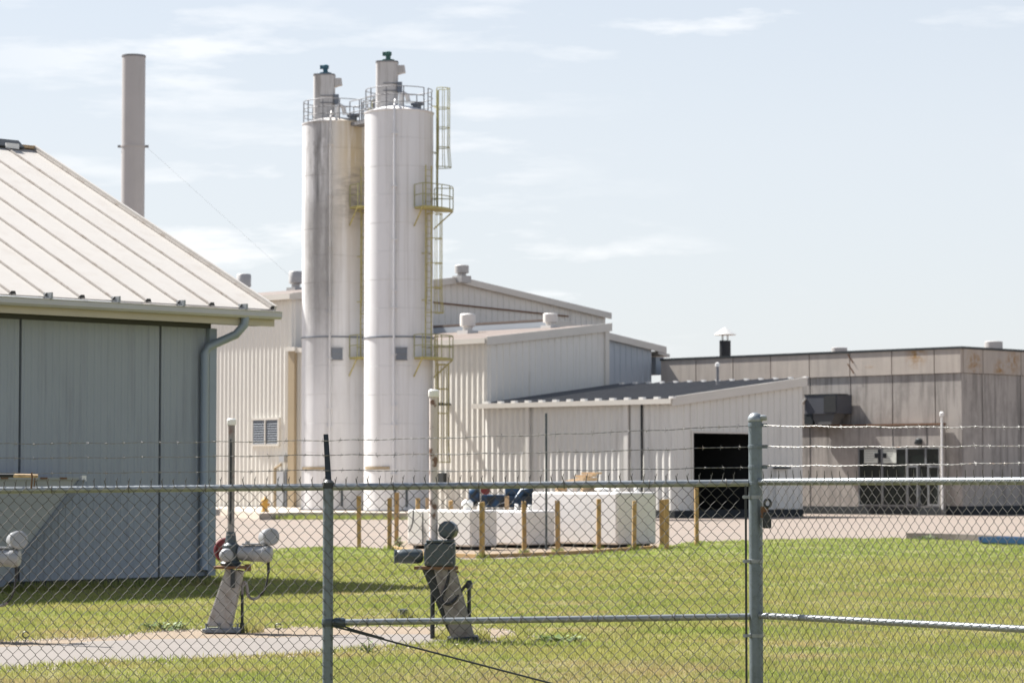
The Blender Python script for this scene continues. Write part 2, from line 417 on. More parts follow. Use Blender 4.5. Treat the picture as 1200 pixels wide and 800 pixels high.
# silo paint, with dirt that has its own shape
def silo_mat(name, dirty, ctr):
    n = NT(name)
    base = (0.7, 0.695, 0.7)
    c = n.mix(n.noise(s=0.6, detail=4), c4(base, 0.96), c4(base, 1.03))
    sep = n.n('SeparateXYZ'); n.l(n.pos, sep.inputs[0])
    c = n.mix(n.ramp(n.noise(scale=(5, 5, 0.12), detail=6, rough=0.6), 0.5, 0.8, 0, 0.6), c, c4((0.43, 0.4, 0.365)))
    c = n.mix(n.ramp(n.noise(scale=(1.3, 1.3, 0.22), detail=8, rough=0.68, loc=(4, 4, 1)), 0.5, 0.72, 0, 0.4), c, c4((0.46, 0.445, 0.43)))
    c = n.mix(n.ramp(n.noise(scale=(9, 9, 0.35), detail=4, loc=(6, 1, 1)), 0.68, 0.78, 0, 0.5), c, c4((0.36, 0.27, 0.19)))
    if dirty:
        hz = n.ramp(sep.outputs['Z'], 6.0, 15.5)
        # black algae streaks, front left
        x0 = n.ramp(n.math('ABSOLUTE', n.math('SUBTRACT', sep.outputs['X'], ctr[0] - 0.75)), 0.12, 0.75, 1, 0)
        st = n.ramp(n.noise(scale=(3.2, 3.2, 0.13), detail=8, rough=0.66, loc=(1, 2, 3)), 0.36, 0.6)
        c = n.mix(n.math('MULTIPLY', n.math('MULTIPLY', st, hz), n.math('MULTIPLY', x0, 0.95)), c, c4((0.09, 0.088, 0.086)))
        bl = n.ramp(n.noise(scale=(3, 3, 1.0), detail=9, rough=0.7, loc=(3, 2, 8)), 0.48, 0.62)
        top = n.ramp(sep.outputs['Z'], 12.5, 18.0)
        x2 = n.ramp(n.math('ABSOLUTE', n.math('SUBTRACT', sep.outputs['X'], ctr[0] - 0.9)), 0.2, 0.8, 1, 0.15)
        c = n.mix(n.math('MULTIPLY', n.math('MULTIPLY', bl, top), n.math('MULTIPLY', x2, 0.75)), c, c4((0.16, 0.15, 0.14)))
        x5 = n.math('MULTIPLY', n.ramp(sep.outputs['X'], ctr[0] - 1.6, ctr[0] - 1.25), n.ramp(sep.outputs['X'], ctr[0] + 0.5, ctr[0] - 0.35))
        z5 = n.math('MULTIPLY', n.ramp(sep.outputs['Z'], 5.5, 11.0), n.ramp(sep.outputs['Z'], 15.7, 14.9, 0.25, 1.0))
        f5 = n.ramp(n.noise(scale=(1.6, 1.6, 0.5), detail=10, rough=0.75, loc=(5, 5, 5)), 0.3, 0.6, 0.35, 0.95)
        c = n.mix(n.math('MULTIPLY', n.math('MULTIPLY', x5, z5), f5), c, c4((0.27, 0.26, 0.25)))
        # tan rust wash below the catwalk, right half
        x1 = n.ramp(sep.outputs['X'], ctr[0] - 0.4, ctr[0] + 0.8)
        st2 = n.ramp(n.noise(scale=(2.2, 2.2, 0.2), detail=6, loc=(8, 1, 3)), 0.2, 0.5)
        zt = n.ramp(sep.outputs['Z'], 9.0, 17.5)
        c = n.mix(n.math('MULTIPLY', n.math('MULTIPLY', x1, zt), st2), c, c4((0.42, 0.335, 0.21)))
        st3 = n.ramp(n.noise(scale=(1.2, 1.2, 4.0), detail=8, rough=0.7, loc=(8, 4, 3)), 0.42, 0.62)
        z3 = n.ramp(n.math('ABSOLUTE', n.math('SUBTRACT', sep.outputs['Z'], 15.6)), 0.3, 1.9, 1, 0)
        c = n.mix(n.math('MULTIPLY', n.math('MULTIPLY', x1, z3), n.math('MULTIPLY', st3, 0.8)), c, c4((0.2, 0.18, 0.16)))
    else:
        x1 = n.ramp(sep.outputs['X'], ctr[0] + 0.7, ctr[0] + 1.65)
        st2 = n.ramp(n.noise(scale=(3.2, 3.2, 0.1), detail=6, loc=(8, 1, 3)), 0.35, 0.65)
        c = n.mix(n.math('MULTIPLY', n.math('MULTIPLY', x1, st2), 0.55), c, c4((0.42, 0.35, 0.25)))
    return n.out(c, 0.42)

# ground colours
def lawn_color(n):
    g = n.mix(n.noise(s=0.9, detail=5), (0.226, 0.281, 0.060, 1), (0.343, 0.353, 0.096, 1))
    dry = n.ramp(n.noise(scale=(0.32, 0.5, 1), detail=6, rough=0.62, loc=(2, 5, 0)), 0.4, 0.62)
    g = n.mix(n.math('MULTIPLY', dry, 0.75), g, (0.461, 0.389, 0.145, 1))
    g = n.mix(n.ramp(n.noise(s=2.6, detail=4, rough=0.6, loc=(3, 8, 0)), 0.38, 0.68, 0.0, 0.32), g, (0.151, 0.245, 0.047, 1))
    g = n.mix(n.ramp(n.noise(s=4.5, detail=3, loc=(9, 2, 0)), 0.56, 0.74, 0.0, 0.28), g, (0.462, 0.418, 0.175, 1))
    bare = n.ramp(n.noise(scale=(0.45, 0.9, 1), detail=7, rough=0.68, loc=(11, 4, 0)), 0.53, 0.66)
    g = n.mix(n.math('MULTIPLY', bare, 0.8), g, (0.496, 0.348, 0.206, 1))
    for pos, rad in (((-0.1, 25.3, 0.0), 2.3), ((1.5, 27.0, 0.0), 1.3), ((1.2, 33.5, 0.0), 0.9), ((-4.4, 24.6, 0.0), 1.4)):
        d_ = n.n('VectorMath', operation='DISTANCE'); n.l(n.pos, d_.inputs[0]); d_.inputs[1].default_value = pos
        k = n.math('MULTIPLY', n.ramp(d_.outputs['Value'], rad * 0.2, rad, 1, 0), n.ramp(n.noise(s=3.0, detail=6, rough=0.65, loc=(1, 1, 5)), 0.36, 0.6))
        g = n.mix(n.math('MULTIPLY', k, 0.8), g, (0.402, 0.285, 0.175, 1))
    sp = n.n('SeparateXYZ'); n.l(n.pos, sp.inputs[0])
    far = n.math('MULTIPLY', n.ramp(sp.outputs['Y'], 57, 67), 0.4)      # lusher strip along the yard
    g = n.mix(far, g, (0.211, 0.337, 0.061, 1))
    return g
n = NT('lawn_soil')
c = n.mix(n.ramp(n.noise(s=18, detail=6, rough=0.7), 0.3, 0.62, 0.3, 1.0), lawn_color(n), (0.15, 0.135, 0.045, 1))
n.bump(n.noise(s=14, detail=6, rough=0.7), 0.9, 0.08)
M['lawn'] = n.out(c, 0.95)
n = NT('grass_blade')
c = lawn_color(n)
c = n.mix(n.ramp(n.island, 0.0, 1.0, 0.0, 0.35), c, (0.200, 0.276, 0.053, 1))
c = n.mix(n.ramp(n.island, 0.85, 0.97, 0.0, 0.45), c, (0.494, 0.423, 0.200, 1))
n.out(c, 0.6)
tr = n.n('BsdfTranslucent'); n.l(c, tr.inputs['Color'])
ms = n.n('MixShader'); ms.inputs[0].default_value = 0.45
om = n.t.nodes['Material Output']
n.l(n.b.outputs[0], ms.inputs[1]); n.l(tr.outputs[0], ms.inputs[2]); n.l(ms.outputs[0], om.inputs['Surface'])
M['blade'] = n.m
n = NT('weed_leaf')
M['weed'] = n.out(n.mix(n.island, (0.06, 0.11, 0.02, 1), (0.13, 0.19, 0.04, 1)), 0.6)
n = NT('yard_gravel')
c = n.mix(n.noise(s=0.25, detail=7), (0.175, 0.142, 0.117, 1), (0.215, 0.176, 0.148, 1))
c = n.mix(n.ramp(n.noise(s=9, detail=6, rough=0.75), 0.5, 0.75, 0, 0.6), c, (0.197, 0.148, 0.119, 1))
c = n.mix(n.ramp(n.noise(scale=(0.06, 0.35, 1), detail=5), 0.52, 0.7, 0, 0.5), c, (0.238, 0.176, 0.135, 1))
n.bump(n.noise(s=22, detail=5), 0.5, 0.03)
M['yard'] = n.out(c, 0.95)
n = NT('pad_concrete')
c = n.mix(n.noise(s=1.3, detail=7), (0.152, 0.135, 0.122, 1), (0.19, 0.17, 0.155, 1))
c = n.mix(n.ramp(n.noise(s=6, detail=7, rough=0.7), 0.52, 0.72, 0, 0.6), c, (0.172, 0.148, 0.127, 1))
n.bump(n.noise(s=40, detail=5), 0.3, 0.01)
M['pad'] = n.out(c, 0.9)
n = NT('sandy_dirt')
c = n.mix(n.noise(s=2.5, detail=7), (0.19, 0.145, 0.102, 1), (0.25, 0.195, 0.142, 1))
c = n.mix(n.ramp(n.noise(s=20, detail=5), 0.55, 0.75, 0, 0.6), c, (0.2, 0.13, 0.075, 1))
n.bump(n.noise(s=30, detail=5), 0.8, 0.03)
M['dirt'] = n.out(c, 0.95)

# ------------------------------------------------------------------ the ground
def sheet(name, pts, z, mat, sub=0):
    mb = MB()
    mb.add([(p[0], p[1], z) for p in pts], [tuple(range(len(pts)))])
    return struct(name, mb, mat)
sheet('yard', [(-900, -60), (900, -60), (900, 2500), (-900, 2500)], 0, M['yard'])
lawn_px = [(-420, 650), (100, 648), (250, 646.5), (300, 645.5), (345, 642), (390, 640.5), (440, 642.5), (478, 646), (505, 652), (545, 656), (600, 655), (640, 652), (690, 649),
           (760, 644), (782, 640), (800, 636), (850, 633.5), (900, 632.5), (980, 630.5), (1050, 630.5), (1075, 632.2), (1150, 634), (1200, 638.5), (1500, 641)]
def wobble(pts, amp, n=6):
    out = []
    for a, b in zip(pts[:-1], pts[1:]):
        for i in range(n):
            f = i / n
            out.append((a[0] + (b[0] - a[0]) * f, a[1] + (b[1] - a[1]) * f + (random.uniform(-amp, amp) if i else 0)))
    out.append(pts[-1])
    return out
lawn_far = [G(x, y) for x, y in wobble(lawn_px, 0.5, 5)]
lawn_poly = [(p.x, p.y) for p in lawn_far] + [(30, 5), (-30, 5)]
sheet('lawn', lawn_poly, 0.004, M['lawn'])
dirt_px_top = [(-250, 757), (-60, 754), (20, 751), (70, 748.5), (120, 747), (165, 741), (200, 738.5), (240, 738), (330, 736), (400, 735), (470, 734), (540, 735), (590, 737), (612, 742)]
dirt_px_bot = [(612, 748), (560, 753), (470, 758), (340, 769), (100, 778), (0, 787), (-120, 797), (-250, 808)]
dirt_poly = [G(x, y) for x, y in wobble(dirt_px_top, 0.9, 6)] + [G(x, y) for x, y in wobble(dirt_px_bot, 0.8, 6)]
sheet('dirt_strip', [(p.x, p.y) for p in dirt_poly], 0.008, M['dirt'])
path_top = [(-250, 764), (0, 759), (60, 757), (110, 752), (180, 750), (250, 748.5), (320, 748), (400, 744.5), (480, 744), (555, 745), (585, 746.5)]
path_bot = [(585, 748), (470, 757), (340, 768), (100, 777), (0, 786), (-120, 796), (-250, 807)]
pad_poly = [G(x, y) for x, y in path_top] + [G(x, y) for x, y in wobble(path_bot, 0.5, 5)]
sheet('concrete_path', [(p.x, p.y) for p in pad_poly], 0.014, M['pad'])
tank_pad_px = [(450, 640), (500, 651), (545, 653.5), (600, 652.5), (680, 648), (768, 642.5), (780, 638), (700, 633), (560, 632), (470, 634)]
sheet('tank_yard', [(G(x, y).x, G(x, y).y) for x, y in tank_pad_px], 0.010, M['dirt'])
PATH_XY = [(p.x, p.y) for p in dirt_poly]
def inside(x, y, poly):
    c = False
    j = len(poly) - 1
    for i in range(len(poly)):
        xi, yi = poly[i]; xj, yj = poly[j]
        if (yi > y) != (yj > y) and x < (xj - xi) * (y - yi) / (yj - yi) + xi: c = not c
        j = i
    return c
def inside_np(x, y, poly):
    c = np.zeros(len(x), bool)
    j = len(poly) - 1
    for i in range(len(poly)):
        xi, yi = poly[i]; xj, yj = poly[j]
        if yi != yj:
            m = ((yi > y) != (yj > y)) & (x < (xj - xi) * (y - yi) / (yj - yi) + xi)
            c ^= m
        j = i
    return c
# ------------------------------------------------------------------ grass
rng = np.random.default_rng(3)
def blades(name, x, y, z, h, wd, mat, lean=0.45):
    N = len(x)
    an = rng.uniform(0, 2 * np.pi, N); la = rng.uniform(0, 2 * np.pi, N); lm = rng.uniform(0, lean, N) * h
    ca, sa = np.cos(an) * wd / 2, np.sin(an) * wd / 2
    V = np.empty((N, 3, 3), np.float32)
    V[:, 0, 0] = x - ca; V[:, 0, 1] = y - sa; V[:, 0, 2] = z
    V[:, 1, 0] = x + ca; V[:, 1, 1] = y + sa; V[:, 1, 2] = z
    V[:, 2, 0] = x + np.cos(la) * lm; V[:, 2, 1] = y + np.sin(la) * lm; V[:, 2, 2] = z + h
    me = bpy.data.meshes.new(name)
    me.vertices.add(N * 3); me.vertices.foreach_set('co', V.ravel())
    me.loops.add(N * 3); me.loops.foreach_set('vertex_index', np.arange(N * 3, dtype=np.int32))
    me.polygons.add(N); me.polygons.foreach_set('loop_start', np.arange(0, N * 3, 3, dtype=np.int32))
    me.polygons.foreach_set('loop_total', np.full(N, 3, np.int32))
    me.update(calc_edges=True)
    me.materials.append(mat)
    o = bpy.data.objects.new(name, me); COL.objects.link(o)
    o['kind'] = 'stuff'
    return o
gx, gy, gz, gh, gw = [], [], [], [], []
for (y0, y1, cnt, h0, w0) in ((18.5, 30, 310000, 0.058, 0.012), (30, 45, 270000, 0.06, 0.018), (45, 64, 175000, 0.062, 0.03), (64, 90, 100000, 0.065, 0.05)):
    Y = rng.uniform(y0, y1, cnt); X = rng.uniform(-1, 1, cnt) * (0.205 * Y + 2.2)
    ok = inside_np(X, Y, lawn_poly) & ~inside_np(X, Y, PATH_XY)
    X, Y = X[ok], Y[ok]
    # keep clear of the grey building's foundation
    s = (X - Y) * Q; t = (X + Y) * Q
    ok = ~((s < -37.35) & (t < 30.1))
    X, Y = X[ok], Y[ok]
    cl = 0.5 + 0.5 * np.sin(X * 5.1 + 2 * np.sin(Y * 2.3)) * np.sin(Y * 4.3 + 1.7 * np.sin(X * 3.1))
    cl = cl * 0.6 + 0.4 * (0.5 + 0.5 * np.sin(X * 1.3 + 1.1) * np.sin(Y * 0.9))
    ok = rng.uniform(0, 1, len(X)) < 0.3 + 0.8 * cl
    X, Y, cl = X[ok], Y[ok], cl[ok]
    gx.append(X); gy.append(Y); gz.append(np.full(len(X), 0.003))
    gh.append(0.8 * h0 * rng.uniform(0.35, 1.15, len(X)) * (0.55 + 0.9 * cl)); gw.append(w0 * rng.uniform(0.7, 1.3, len(X)))
# ragged tufts along the path
tx, ty = [], []
for a, b in zip(dirt_poly[:-1], dirt_poly[1:]):
    ln = (b - a).length
    for k in range(int(ln * 260)):
        f = random.random()
        p = a.lerp(b, f)
        tx.append(p.x + random.gauss(0, 0.05)); ty.append(p.y + random.gauss(0.0, 0.12))
tx, ty = np.array(tx), np.array(ty)
gx.append(tx); gy.append(ty); gz.append(np.full(len(tx), 0.006)); gh.append(rng.uniform(0.02, 0.08, len(tx))); gw.append(np.full(len(tx), 0.014))
for cx_, cy_, rr_, nn_ in [(G(px, py).x, G(px, py).y, 0.16, 90) for px, py, _, _ in ((456.3, 645, 0, 0), (565, 654, 0, 0), (614.5, 649.5, 0, 0), (653.8, 647.5, 0, 0), (701.5, 646.5, 0, 0), (743, 645, 0, 0), (778, 643.5, 0, 0), (816.5, 640, 0, 0))] + [(G(472, 726).x, G(472, 726).y, 0.17, 260), (G(540, 750).x, G(540, 750).y + 0.1, 0.34, 700), (G(283, 742).x, G(283, 742).y + 0.2, 0.25, 300), (-6.1, 31.2, 0.4, 500), (1.67, 18.9, 0.15, 200), (-1.26, 18.9, 0.15, 200)]:
    a_ = rng.uniform(0, 6.28, nn_); q_ = np.sqrt(rng.uniform(0.1, 1, nn_)) * rr_
    gx.append(cx_ + np.cos(a_) * q_); gy.append(cy_ + np.sin(a_) * q_); gz.append(np.full(nn_, 0.004)); gh.append(rng.uniform(0.06, 0.19, nn_)); gw.append(np.full(nn_, 0.012 if cy_ < 50 else 0.025))
nf = 5000                       # longer fringe the mower misses along the grey building
t_ = rng.uniform(20, 30.3, nf); s_ = -37.3 + rng.uniform(0, 1, nf) ** 2 * 0.3
gx.append((s_ + t_) * Q); gy.append((t_ - s_) * Q); gz.append(np.full(nf, 0.003)); gh.append(rng.uniform(0.05, 0.2, nf)); gw.append(np.full(nf, 0.018))
blades('lawn_grass', *[np.concatenate(a) for a in (gx, gy, gz, gh, gw)], M['blade'])

# loose stones scattered over the dirt strip and path edge
mb = MB()
for k in range(2600):
    a, b_ = random.choice(list(zip(dirt_poly[:-1], dirt_poly[1:])))
    p = a.lerp(b_, random.random()); p = Vector((p.x + random.gauss(0, 0.1), p.y + random.gauss(0, 0.3), 0.014))
    r_ = random.uniform(0.006, 0.02)
    v = [p + Vector((math.cos(x) * r_ * random.uniform(.7, 1.2), math.sin(x) * r_ * random.uniform(.7, 1.2), 0)) for x in (0, 1.6, 3.1, 4.7)] + [p + Vector((0, 0, r_ * random.uniform(.6, 1.1)))]
    mb.add(v, [(0, 1, 4), (1, 2, 4), (2, 3, 4), (3, 0, 4)])
o = finish('gravel', mb, M['curb']); o['kind'] = 'stuff'

# weeds: leafy clumps at edges
def weed(name, label, p, n=60, r=0.18, h=0.22, big=0.05, group=None):
    mb = MB()
    p = Vector(p)
    for i in range(n):
        a = random.uniform(0, 6.28); rr = r * math.sqrt(random.random()); z = random.uniform(0.02, h) * (1 - 0.5 * rr / r)
        q = p + Vector((math.cos(a) * rr, math.sin(a) * rr, z))
        d = Vector((math.cos(a), math.sin(a), random.uniform(-0.2, 0.8))).normalized()
        sd = d.cross(Vector((0, 0, 1))).normalized() * big * 0.35
        L_ = big * random.uniform(0.7, 1.4)
        mb.add([q, q + d * L_ * 0.5 + sd, q + d * L_, q + d * L_ * 0.5 - sd], [(0, 1, 2, 3)])
        if i % 2 == 0: mb.tube([p + Vector((0, 0, 0)), q], 0.004, 3, False)
    return solo(name, label, 'plant', mb, M['weed'], p, group)

# ------------------------------------------------------------------ ribbed walls
def ribs_profile(L_, pitch, top, side, depth):
    out = [(0.0, 0.0)]
    nrib = max(1, int(round(L_ / pitch))); pitch = L_ / nrib
    for i in range(nrib):
        c = (i + 0.5) * pitch
        out += [(c - top / 2 - side, 0), (c - top / 2, depth), (c + top / 2, depth), (c + top / 2 + side, 0)]
    out.append((L_, 0.0))
    return out
def ribwall(mb, p0, d, L_, nrm, zb, zt, pitch=0.4, top=0.07, side=0.12, depth=0.055):
    if pitch > 0.45: side, depth, top = 0.045, 0.05, 0.05
    if pitch < 0.35: side, top = 0.11, 0.05
    if pitch < 0.2: side, depth, top = 0.012, 0.008, 0.035
    p0, d, nrm = Vector(p0), Vector(d), Vector(nrm)
    pr = ribs_profile(L_, pitch, top, side, depth)
    fb = zb if callable(zb) else (lambda x: zb)
    ft = zt if callable(zt) else (lambda x: zt)
    for (x0, h0), (x1, h1) in zip(pr[:-1], pr[1:]):
        xm = (x0 + x1) / 2
        b = fb(xm)
        a0 = p0 + d * x0 + nrm * h0; a1 = p0 + d * x1 + nrm * h1
        mb.quad((a0.x, a0.y, b), (a1.x, a1.y, b), (a1.x, a1.y, ft(x1)), (a0.x, a0.y, ft(x0)))
    return mb
def roof_vent(parent, base, r, h, mat, label=None, curb=True):
    mb = MB()
    base = Vector(base)
    mb.lathe(base, [(r * 0.62, -0.25), (r * 0.62, h * 0.3), (r, h * 0.36), (r, h * 0.92), (r * 0.9, h * 0.97), (r * 0.3, h)], 20)
    o = part('roof_vent', mb, mat, parent, smooth=True, label=label)
    m2 = MB(); m2.box(base - Vector((0, 0, 0.3)), r * 1.9, r * 1.9, 0.3 + h * 0.12, UA)
    part('vent_curb', m2, mat, o)
    return o

# ------------------------------------------------------------------ tall metal building
TA, SB = 94.75, -111.4
TE, TP = 119.3, 107.02
zE = z_at(347, s_at(335, TA), TA); zP = P(541, 328, (TP - SB) * Q).z
b = thing('warehouse', 'tall cream ribbed metal warehouse with a low gable roof behind the two silos', 'building', W(SB, TA))
mb = MB(); ribwall(mb, W(SB - 42, TA, 0), UA, 42, -UB, 0.28, zE, 0.34)
ls = s_at(313, TA)
part('wall', mb, M['cream_wall'], b)
def zroof(x): return zE + (zP - zE) * (1 - abs(x - (TP - TA)) / (TP - TA))
mb = MB(); ribwall(mb, W(SB, TA, 0), UB, TE - TA, UA, 0, zroof, 0.46)
part('wall', mb, M['annex_wall'], b)
mb = MB(); mb.st(SB - 42, SB - 0.02, TE - 0.1, TE, 0, zE); mb.st(SB - 42, SB - 41.9, TA + 0.1, TE - 0.1, 0, zE)
part('wall', mb, M['cream_wall'], b)
for (ta, tb) in ((TA - 0.24, TP), (TP, TE + 0.24)):
    sl_ = (zP - zE) / (TP - TA)
    za = zP - sl_ * abs(ta - TP); zb = zP - sl_ * abs(tb - TP)
    mb = MB()
    mb.prism([W(SB - 42, ta, za + 0.02), W(SB + 0.2, ta, za + 0.02), W(SB + 0.2, tb, zb + 0.02), W(SB - 42, tb, zb + 0.02)], UZ * 0.1)
    part('roof', mb, M['brown_roof'], b)
    mb = MB()
    mb.prism([W(SB + 0.2, ta, za - 0.2), W(SB + 0.2, tb, zb - 0.2), W(SB + 0.2, tb, zb + 0.16), W(SB + 0.2, ta, za + 0.16)], UA * 0.1)
    part('rake_trim', mb, M['trim'], b)
mb = MB(); mb.st(SB - 42, SB + 0.3, TA - 0.42, TA - 0.24, zE - 0.2, zE + 0.09)
part('gutter', mb, M['trim'], b)
mb = MB(); mb.st(SB + 0.1, SB + 0.62, TA - 0.34, TA - 0.16, 0.3, z_at(410, SB, TA))
part('corner_trim', mb, M['tan_trim'], b)
mb = MB(); mb.st(SB + 0.02, SB + 0.75, TA - 0.44, TA - 0.14, z_at(412, SB, TA), z_at(407, SB, TA))
part('gutter_box', mb, M['trim'], b)
zr0 = z_at(355, SB, t_at(512, SB)); zr1 = z_at(363, SB, t_at(620, SB))
mb = MB(); mb.prism([W(SB + 0.075, 101, zr0 + 0.1), W(SB + 0.075, 116, zr0 - 0.35), W(SB + 0.075, 116, zr0 - 0.27), W(SB + 0.075, 101, zr0 + 0.18)], UA * 0.05)
part('rusty_rail', mb, M['rust'], b)
for px, pyb, rr, hh in ((541, 329, 0.4, 0.72), (346, 343, 0.42, 1.15), (285, 350, 0.45, 1.25)):
    # along the ridge
    r = (px - 600) / F
    t_ = TP; s_ = t_ * (r - 1) / (1 + r)
    roof_vent(b, W(s_, t_, zP + 0.12), rr, hh, M['vent_grey'])
# louvre window
lz0, lz1 = z_at(520, ls, TA), z_at(492, ls, TA)
sa, sb_ = s_at(299, TA), s_at(328, TA)
mb = MB(); mb.st(sa, sb_, TA - 0.11, TA - 0.06, lz0, lz1); fr = part('louvre', mb, M['dark_open'], b)
mb = MB()
mb.st(sa - 0.12, sb_ + 0.12, TA - 0.18, TA - 0.02, lz1, lz1 + 0.12); mb.st(sa - 0.12, sb_ + 0.12, TA - 0.18, TA - 0.02, lz0 - 0.12, lz0)
mb.st(sa - 0.12, sa, TA - 0.17, TA - 0.02, lz0, lz1); mb.st(sb_, sb_ + 0.12, TA - 0.17, TA - 0.02, lz0, lz1)
sm = (sa + sb_) / 2; mb.st(sm - 0.04, sm + 0.04, TA - 0.19, TA - 0.11, lz0, lz1)
part('louvre_frame', mb, M['trim'], fr)
for k in range(10):
    z = lz0 + (k + 0.2) * (lz1 - lz0) / 10
    mb = MB(); mb.prism([W(sa, TA - 0.17, z), W(sa, TA - 0.165, z + 0.02), W(sa, TA - 0.112, z + 0.09), W(sa, TA - 0.112, z + 0.07)], UA * (sb_ - sa))
    part('slat', mb, M['hatch'], fr)
# wall light and utility pipes near the corner
s_ = s_at(336, TA)
mb = MB(); mb.st(s_ - 0.2, s_ + 0.2, TA - 0.35, TA - 0.08, z_at(541, s_, TA), z_at(534, s_, TA)); part('wall_lamp', mb, M['box_grey'], b)
mb = MB(); s2 = s_at(333, TA)
mb.st(s2 - 0.25, s2 + 0.3, TA - 0.3, TA - 0.08, 0.3, z_at(552, s2, TA)); part('utility_cabinet', mb, M['box_grey'], b)
mb = MB(); mb.tube([W(s2 + 0.5, TA - 0.25, 0.3), W(s2 + 0.5, TA - 0.25, z_at(553, s2, TA))], 0.06); part('conduit', mb, M['hatch'], b)
mb = MB(); mb.tube([W(s2 - 0.5, TA - 0.2, 0.3), W(s2 - 0.5, TA - 0.2, z_at(548, s2, TA)), W(s2, TA - 0.2, z_at(544, s2, TA))], 0.08); part('conduit', mb, M['tan_trim'], b)

# ------------------------------------------------------------------ annex
AT, AS = 94.71, -96.45
AE = t_at(712, AS)
zAE = z_at(398.5, AS, AT); zAH = z_at(382, AS, AE)
b = thing('annex_building', 'cream metal annex with a brown sloping roof right of the silos', 'building', W(AS, AT))
mb = MB(); ribwall(mb, W(SB + 0.3, AT, 0), UA, AS - SB - 0.3, -UB, 0, zAE, 0.385)
part('wall', mb, M['cream_wall'], b)
mb = MB(); ribwall(mb, W(AS, AT, 0), UB, AE - AT, UA, 0, lambda x: zAE + (zAH - zAE) * x / (AE - AT), 0.46)
part('wall', mb, M['annex_wall'], b)
mb = MB(); mb.st(SB + 0.3, AS - 0.02, AE - 0.1, AE, 0, zAH)
part('wall', mb, M['annex_wall'], b)
mb = MB(); mb.prism([W(SB + 0.3, AT - 0.12, zAE + 0.0), W(AS + 0.1, AT - 0.12, zAE + 0.0), W(AS + 0.1, AE + 0.1, zAH + 0.01), W(SB + 0.3, AE + 0.1, zAH + 0.01)], UZ * 0.1)
part('roof', mb, M['brown_roof'], b)
mb = MB(); mb.prism([W(AS + 0.1, AT - 0.2, zAE - 0.26), W(AS + 0.1, AE + 0.15, zAH - 0.26), W(AS + 0.1, AE + 0.15, zAH + 0.16), W(AS + 0.1, AT - 0.2, zAE + 0.16)], UA * 0.1)
part('rake_trim', mb, M['trim'], b)
mb = MB(); mb.st(SB + 0.3, AS + 0.09, AT - 0.26, AT - 0.125, zAE - 0.16, zAE + 0.09)
part('gutter', mb, M['trim'], b)
mb = MB(); mb.st(AS + 0.005, AS + 0.12, AE - 0.28, AE + 0.02, 0, zAH - 0.28); part('corner_trim', mb, M['trim'], b)
for px, py, rr, hh in ((548, 389.5, 0.42, 0.95), (645, 386, 0.38, 0.75)):
    r = (px - 600) / F
    t_ = AT + 6.6 if px < 600 else AE - 0.6
    s_ = t_ * (r - 1) / (1 + r)
    zz = zAE + (zAH - zAE) * (t_ - AT) / (AE - AT) + 0.12
    roof_vent(b, W(s_, t_, zz), rr, hh + (0.1 if px < 600 else 0), M['vent_white'])
s_ = s_at(527, AT); z_ = z_at(474, s_, AT)
mb = MB(); mb.obox(W(s_ - 0.28, AT - 0.8, z_ - 0.06), UA * 0.5, UB * 0.2, UZ * 0.15); mb.obox(W(s_ - 0.2, AT - 0.6, z_ - 0.04), UA * 0.34, UB * 0.56, UZ * 0.1)
part('flood_lamp', mb, M['black_metal'], b)
s_ = s_at(521, AT)
mb = MB(); mb.st(s_ - 0.22, s_ + 0.22, AT - 0.3, AT - 0.075, z_at(571, s_, AT), z_at(554, s_, AT)); part('meter_box', mb, M['black_metal'], b)

# ------------------------------------------------------------------ blue-grey lean-to
BS = -101.0
t0, t1 = AE + 0.2, t_at(777.5, BS)
zB0 = z_at(394.5, BS, t_at(714, BS)); zB1 = z_at(410, BS, t1)
slb = (zB1 - zB0) / (t1 - t_at(714, BS)); zBs = zB0 + slb * (t0 - t_at(714, BS))
b = thing('lean_to_building', 'blue grey metal lean-to wedged between annex and concrete building', 'building', W(BS, t1))
t1w = 111.88
mb = MB(); ribwall(mb, W(BS, t0, 0), UB, t1w - t0, UA, 0, lambda x: zBs + slb * x, 0.46)
part('wall', mb, M['blue_wall'], b)
mb = MB(); mb.st(BS - 9, BS - 0.02, t0, t0 + 0.1, 0, zBs); mb.st(BS - 9, BS - 0.02, t1w - 0.1, t1w, 0, zB1); mb.st(BS - 9.1, BS - 9, t0, t1w, 0, zB1)
part('wall', mb, M['blue_wall'], b)
mb = MB(); mb.prism([W(BS - 9, t0, zBs + 0.02), W(BS + 0.15, t0, zBs + 0.02), W(BS + 0.15, t1, zB1 + 0.02), W(BS - 9, t1, zB1 + 0.02)], UZ * 0.12)
part('roof', mb, M['brown_roof'], b)
mb = MB(); mb.prism([W(BS + 0.15, t0, zBs - 0.2), W(BS + 0.15, t1, zB1 - 0.2), W(BS + 0.15, t1, zB1 + 0.17), W(BS + 0.15, t0, zBs + 0.17)], UA * 0.1)
part('rake_trim', mb, M['trim'], b)
za = z_at(413.5, BS, t1 + 0.5); 
mb = MB(); mb.prism([W(BS - 6, t1 + 0.02, za - 0.06), W(BS - 0.4, t1 + 0.02, za - 0.06), W(BS - 0.4, t1 + 1.0, za - 0.2), W(BS - 6, t1 + 1.0, za - 0.2)], UZ * 0.16)
part('eave', mb, M['trim'], b)
mb = MB(); mb.st(BS - 6, BS - 0.6, t1 + 0.05, t1 + 0.7, za - 1.2, za - 0.2); part('eave_wall', mb, M['blue_wall'], b)

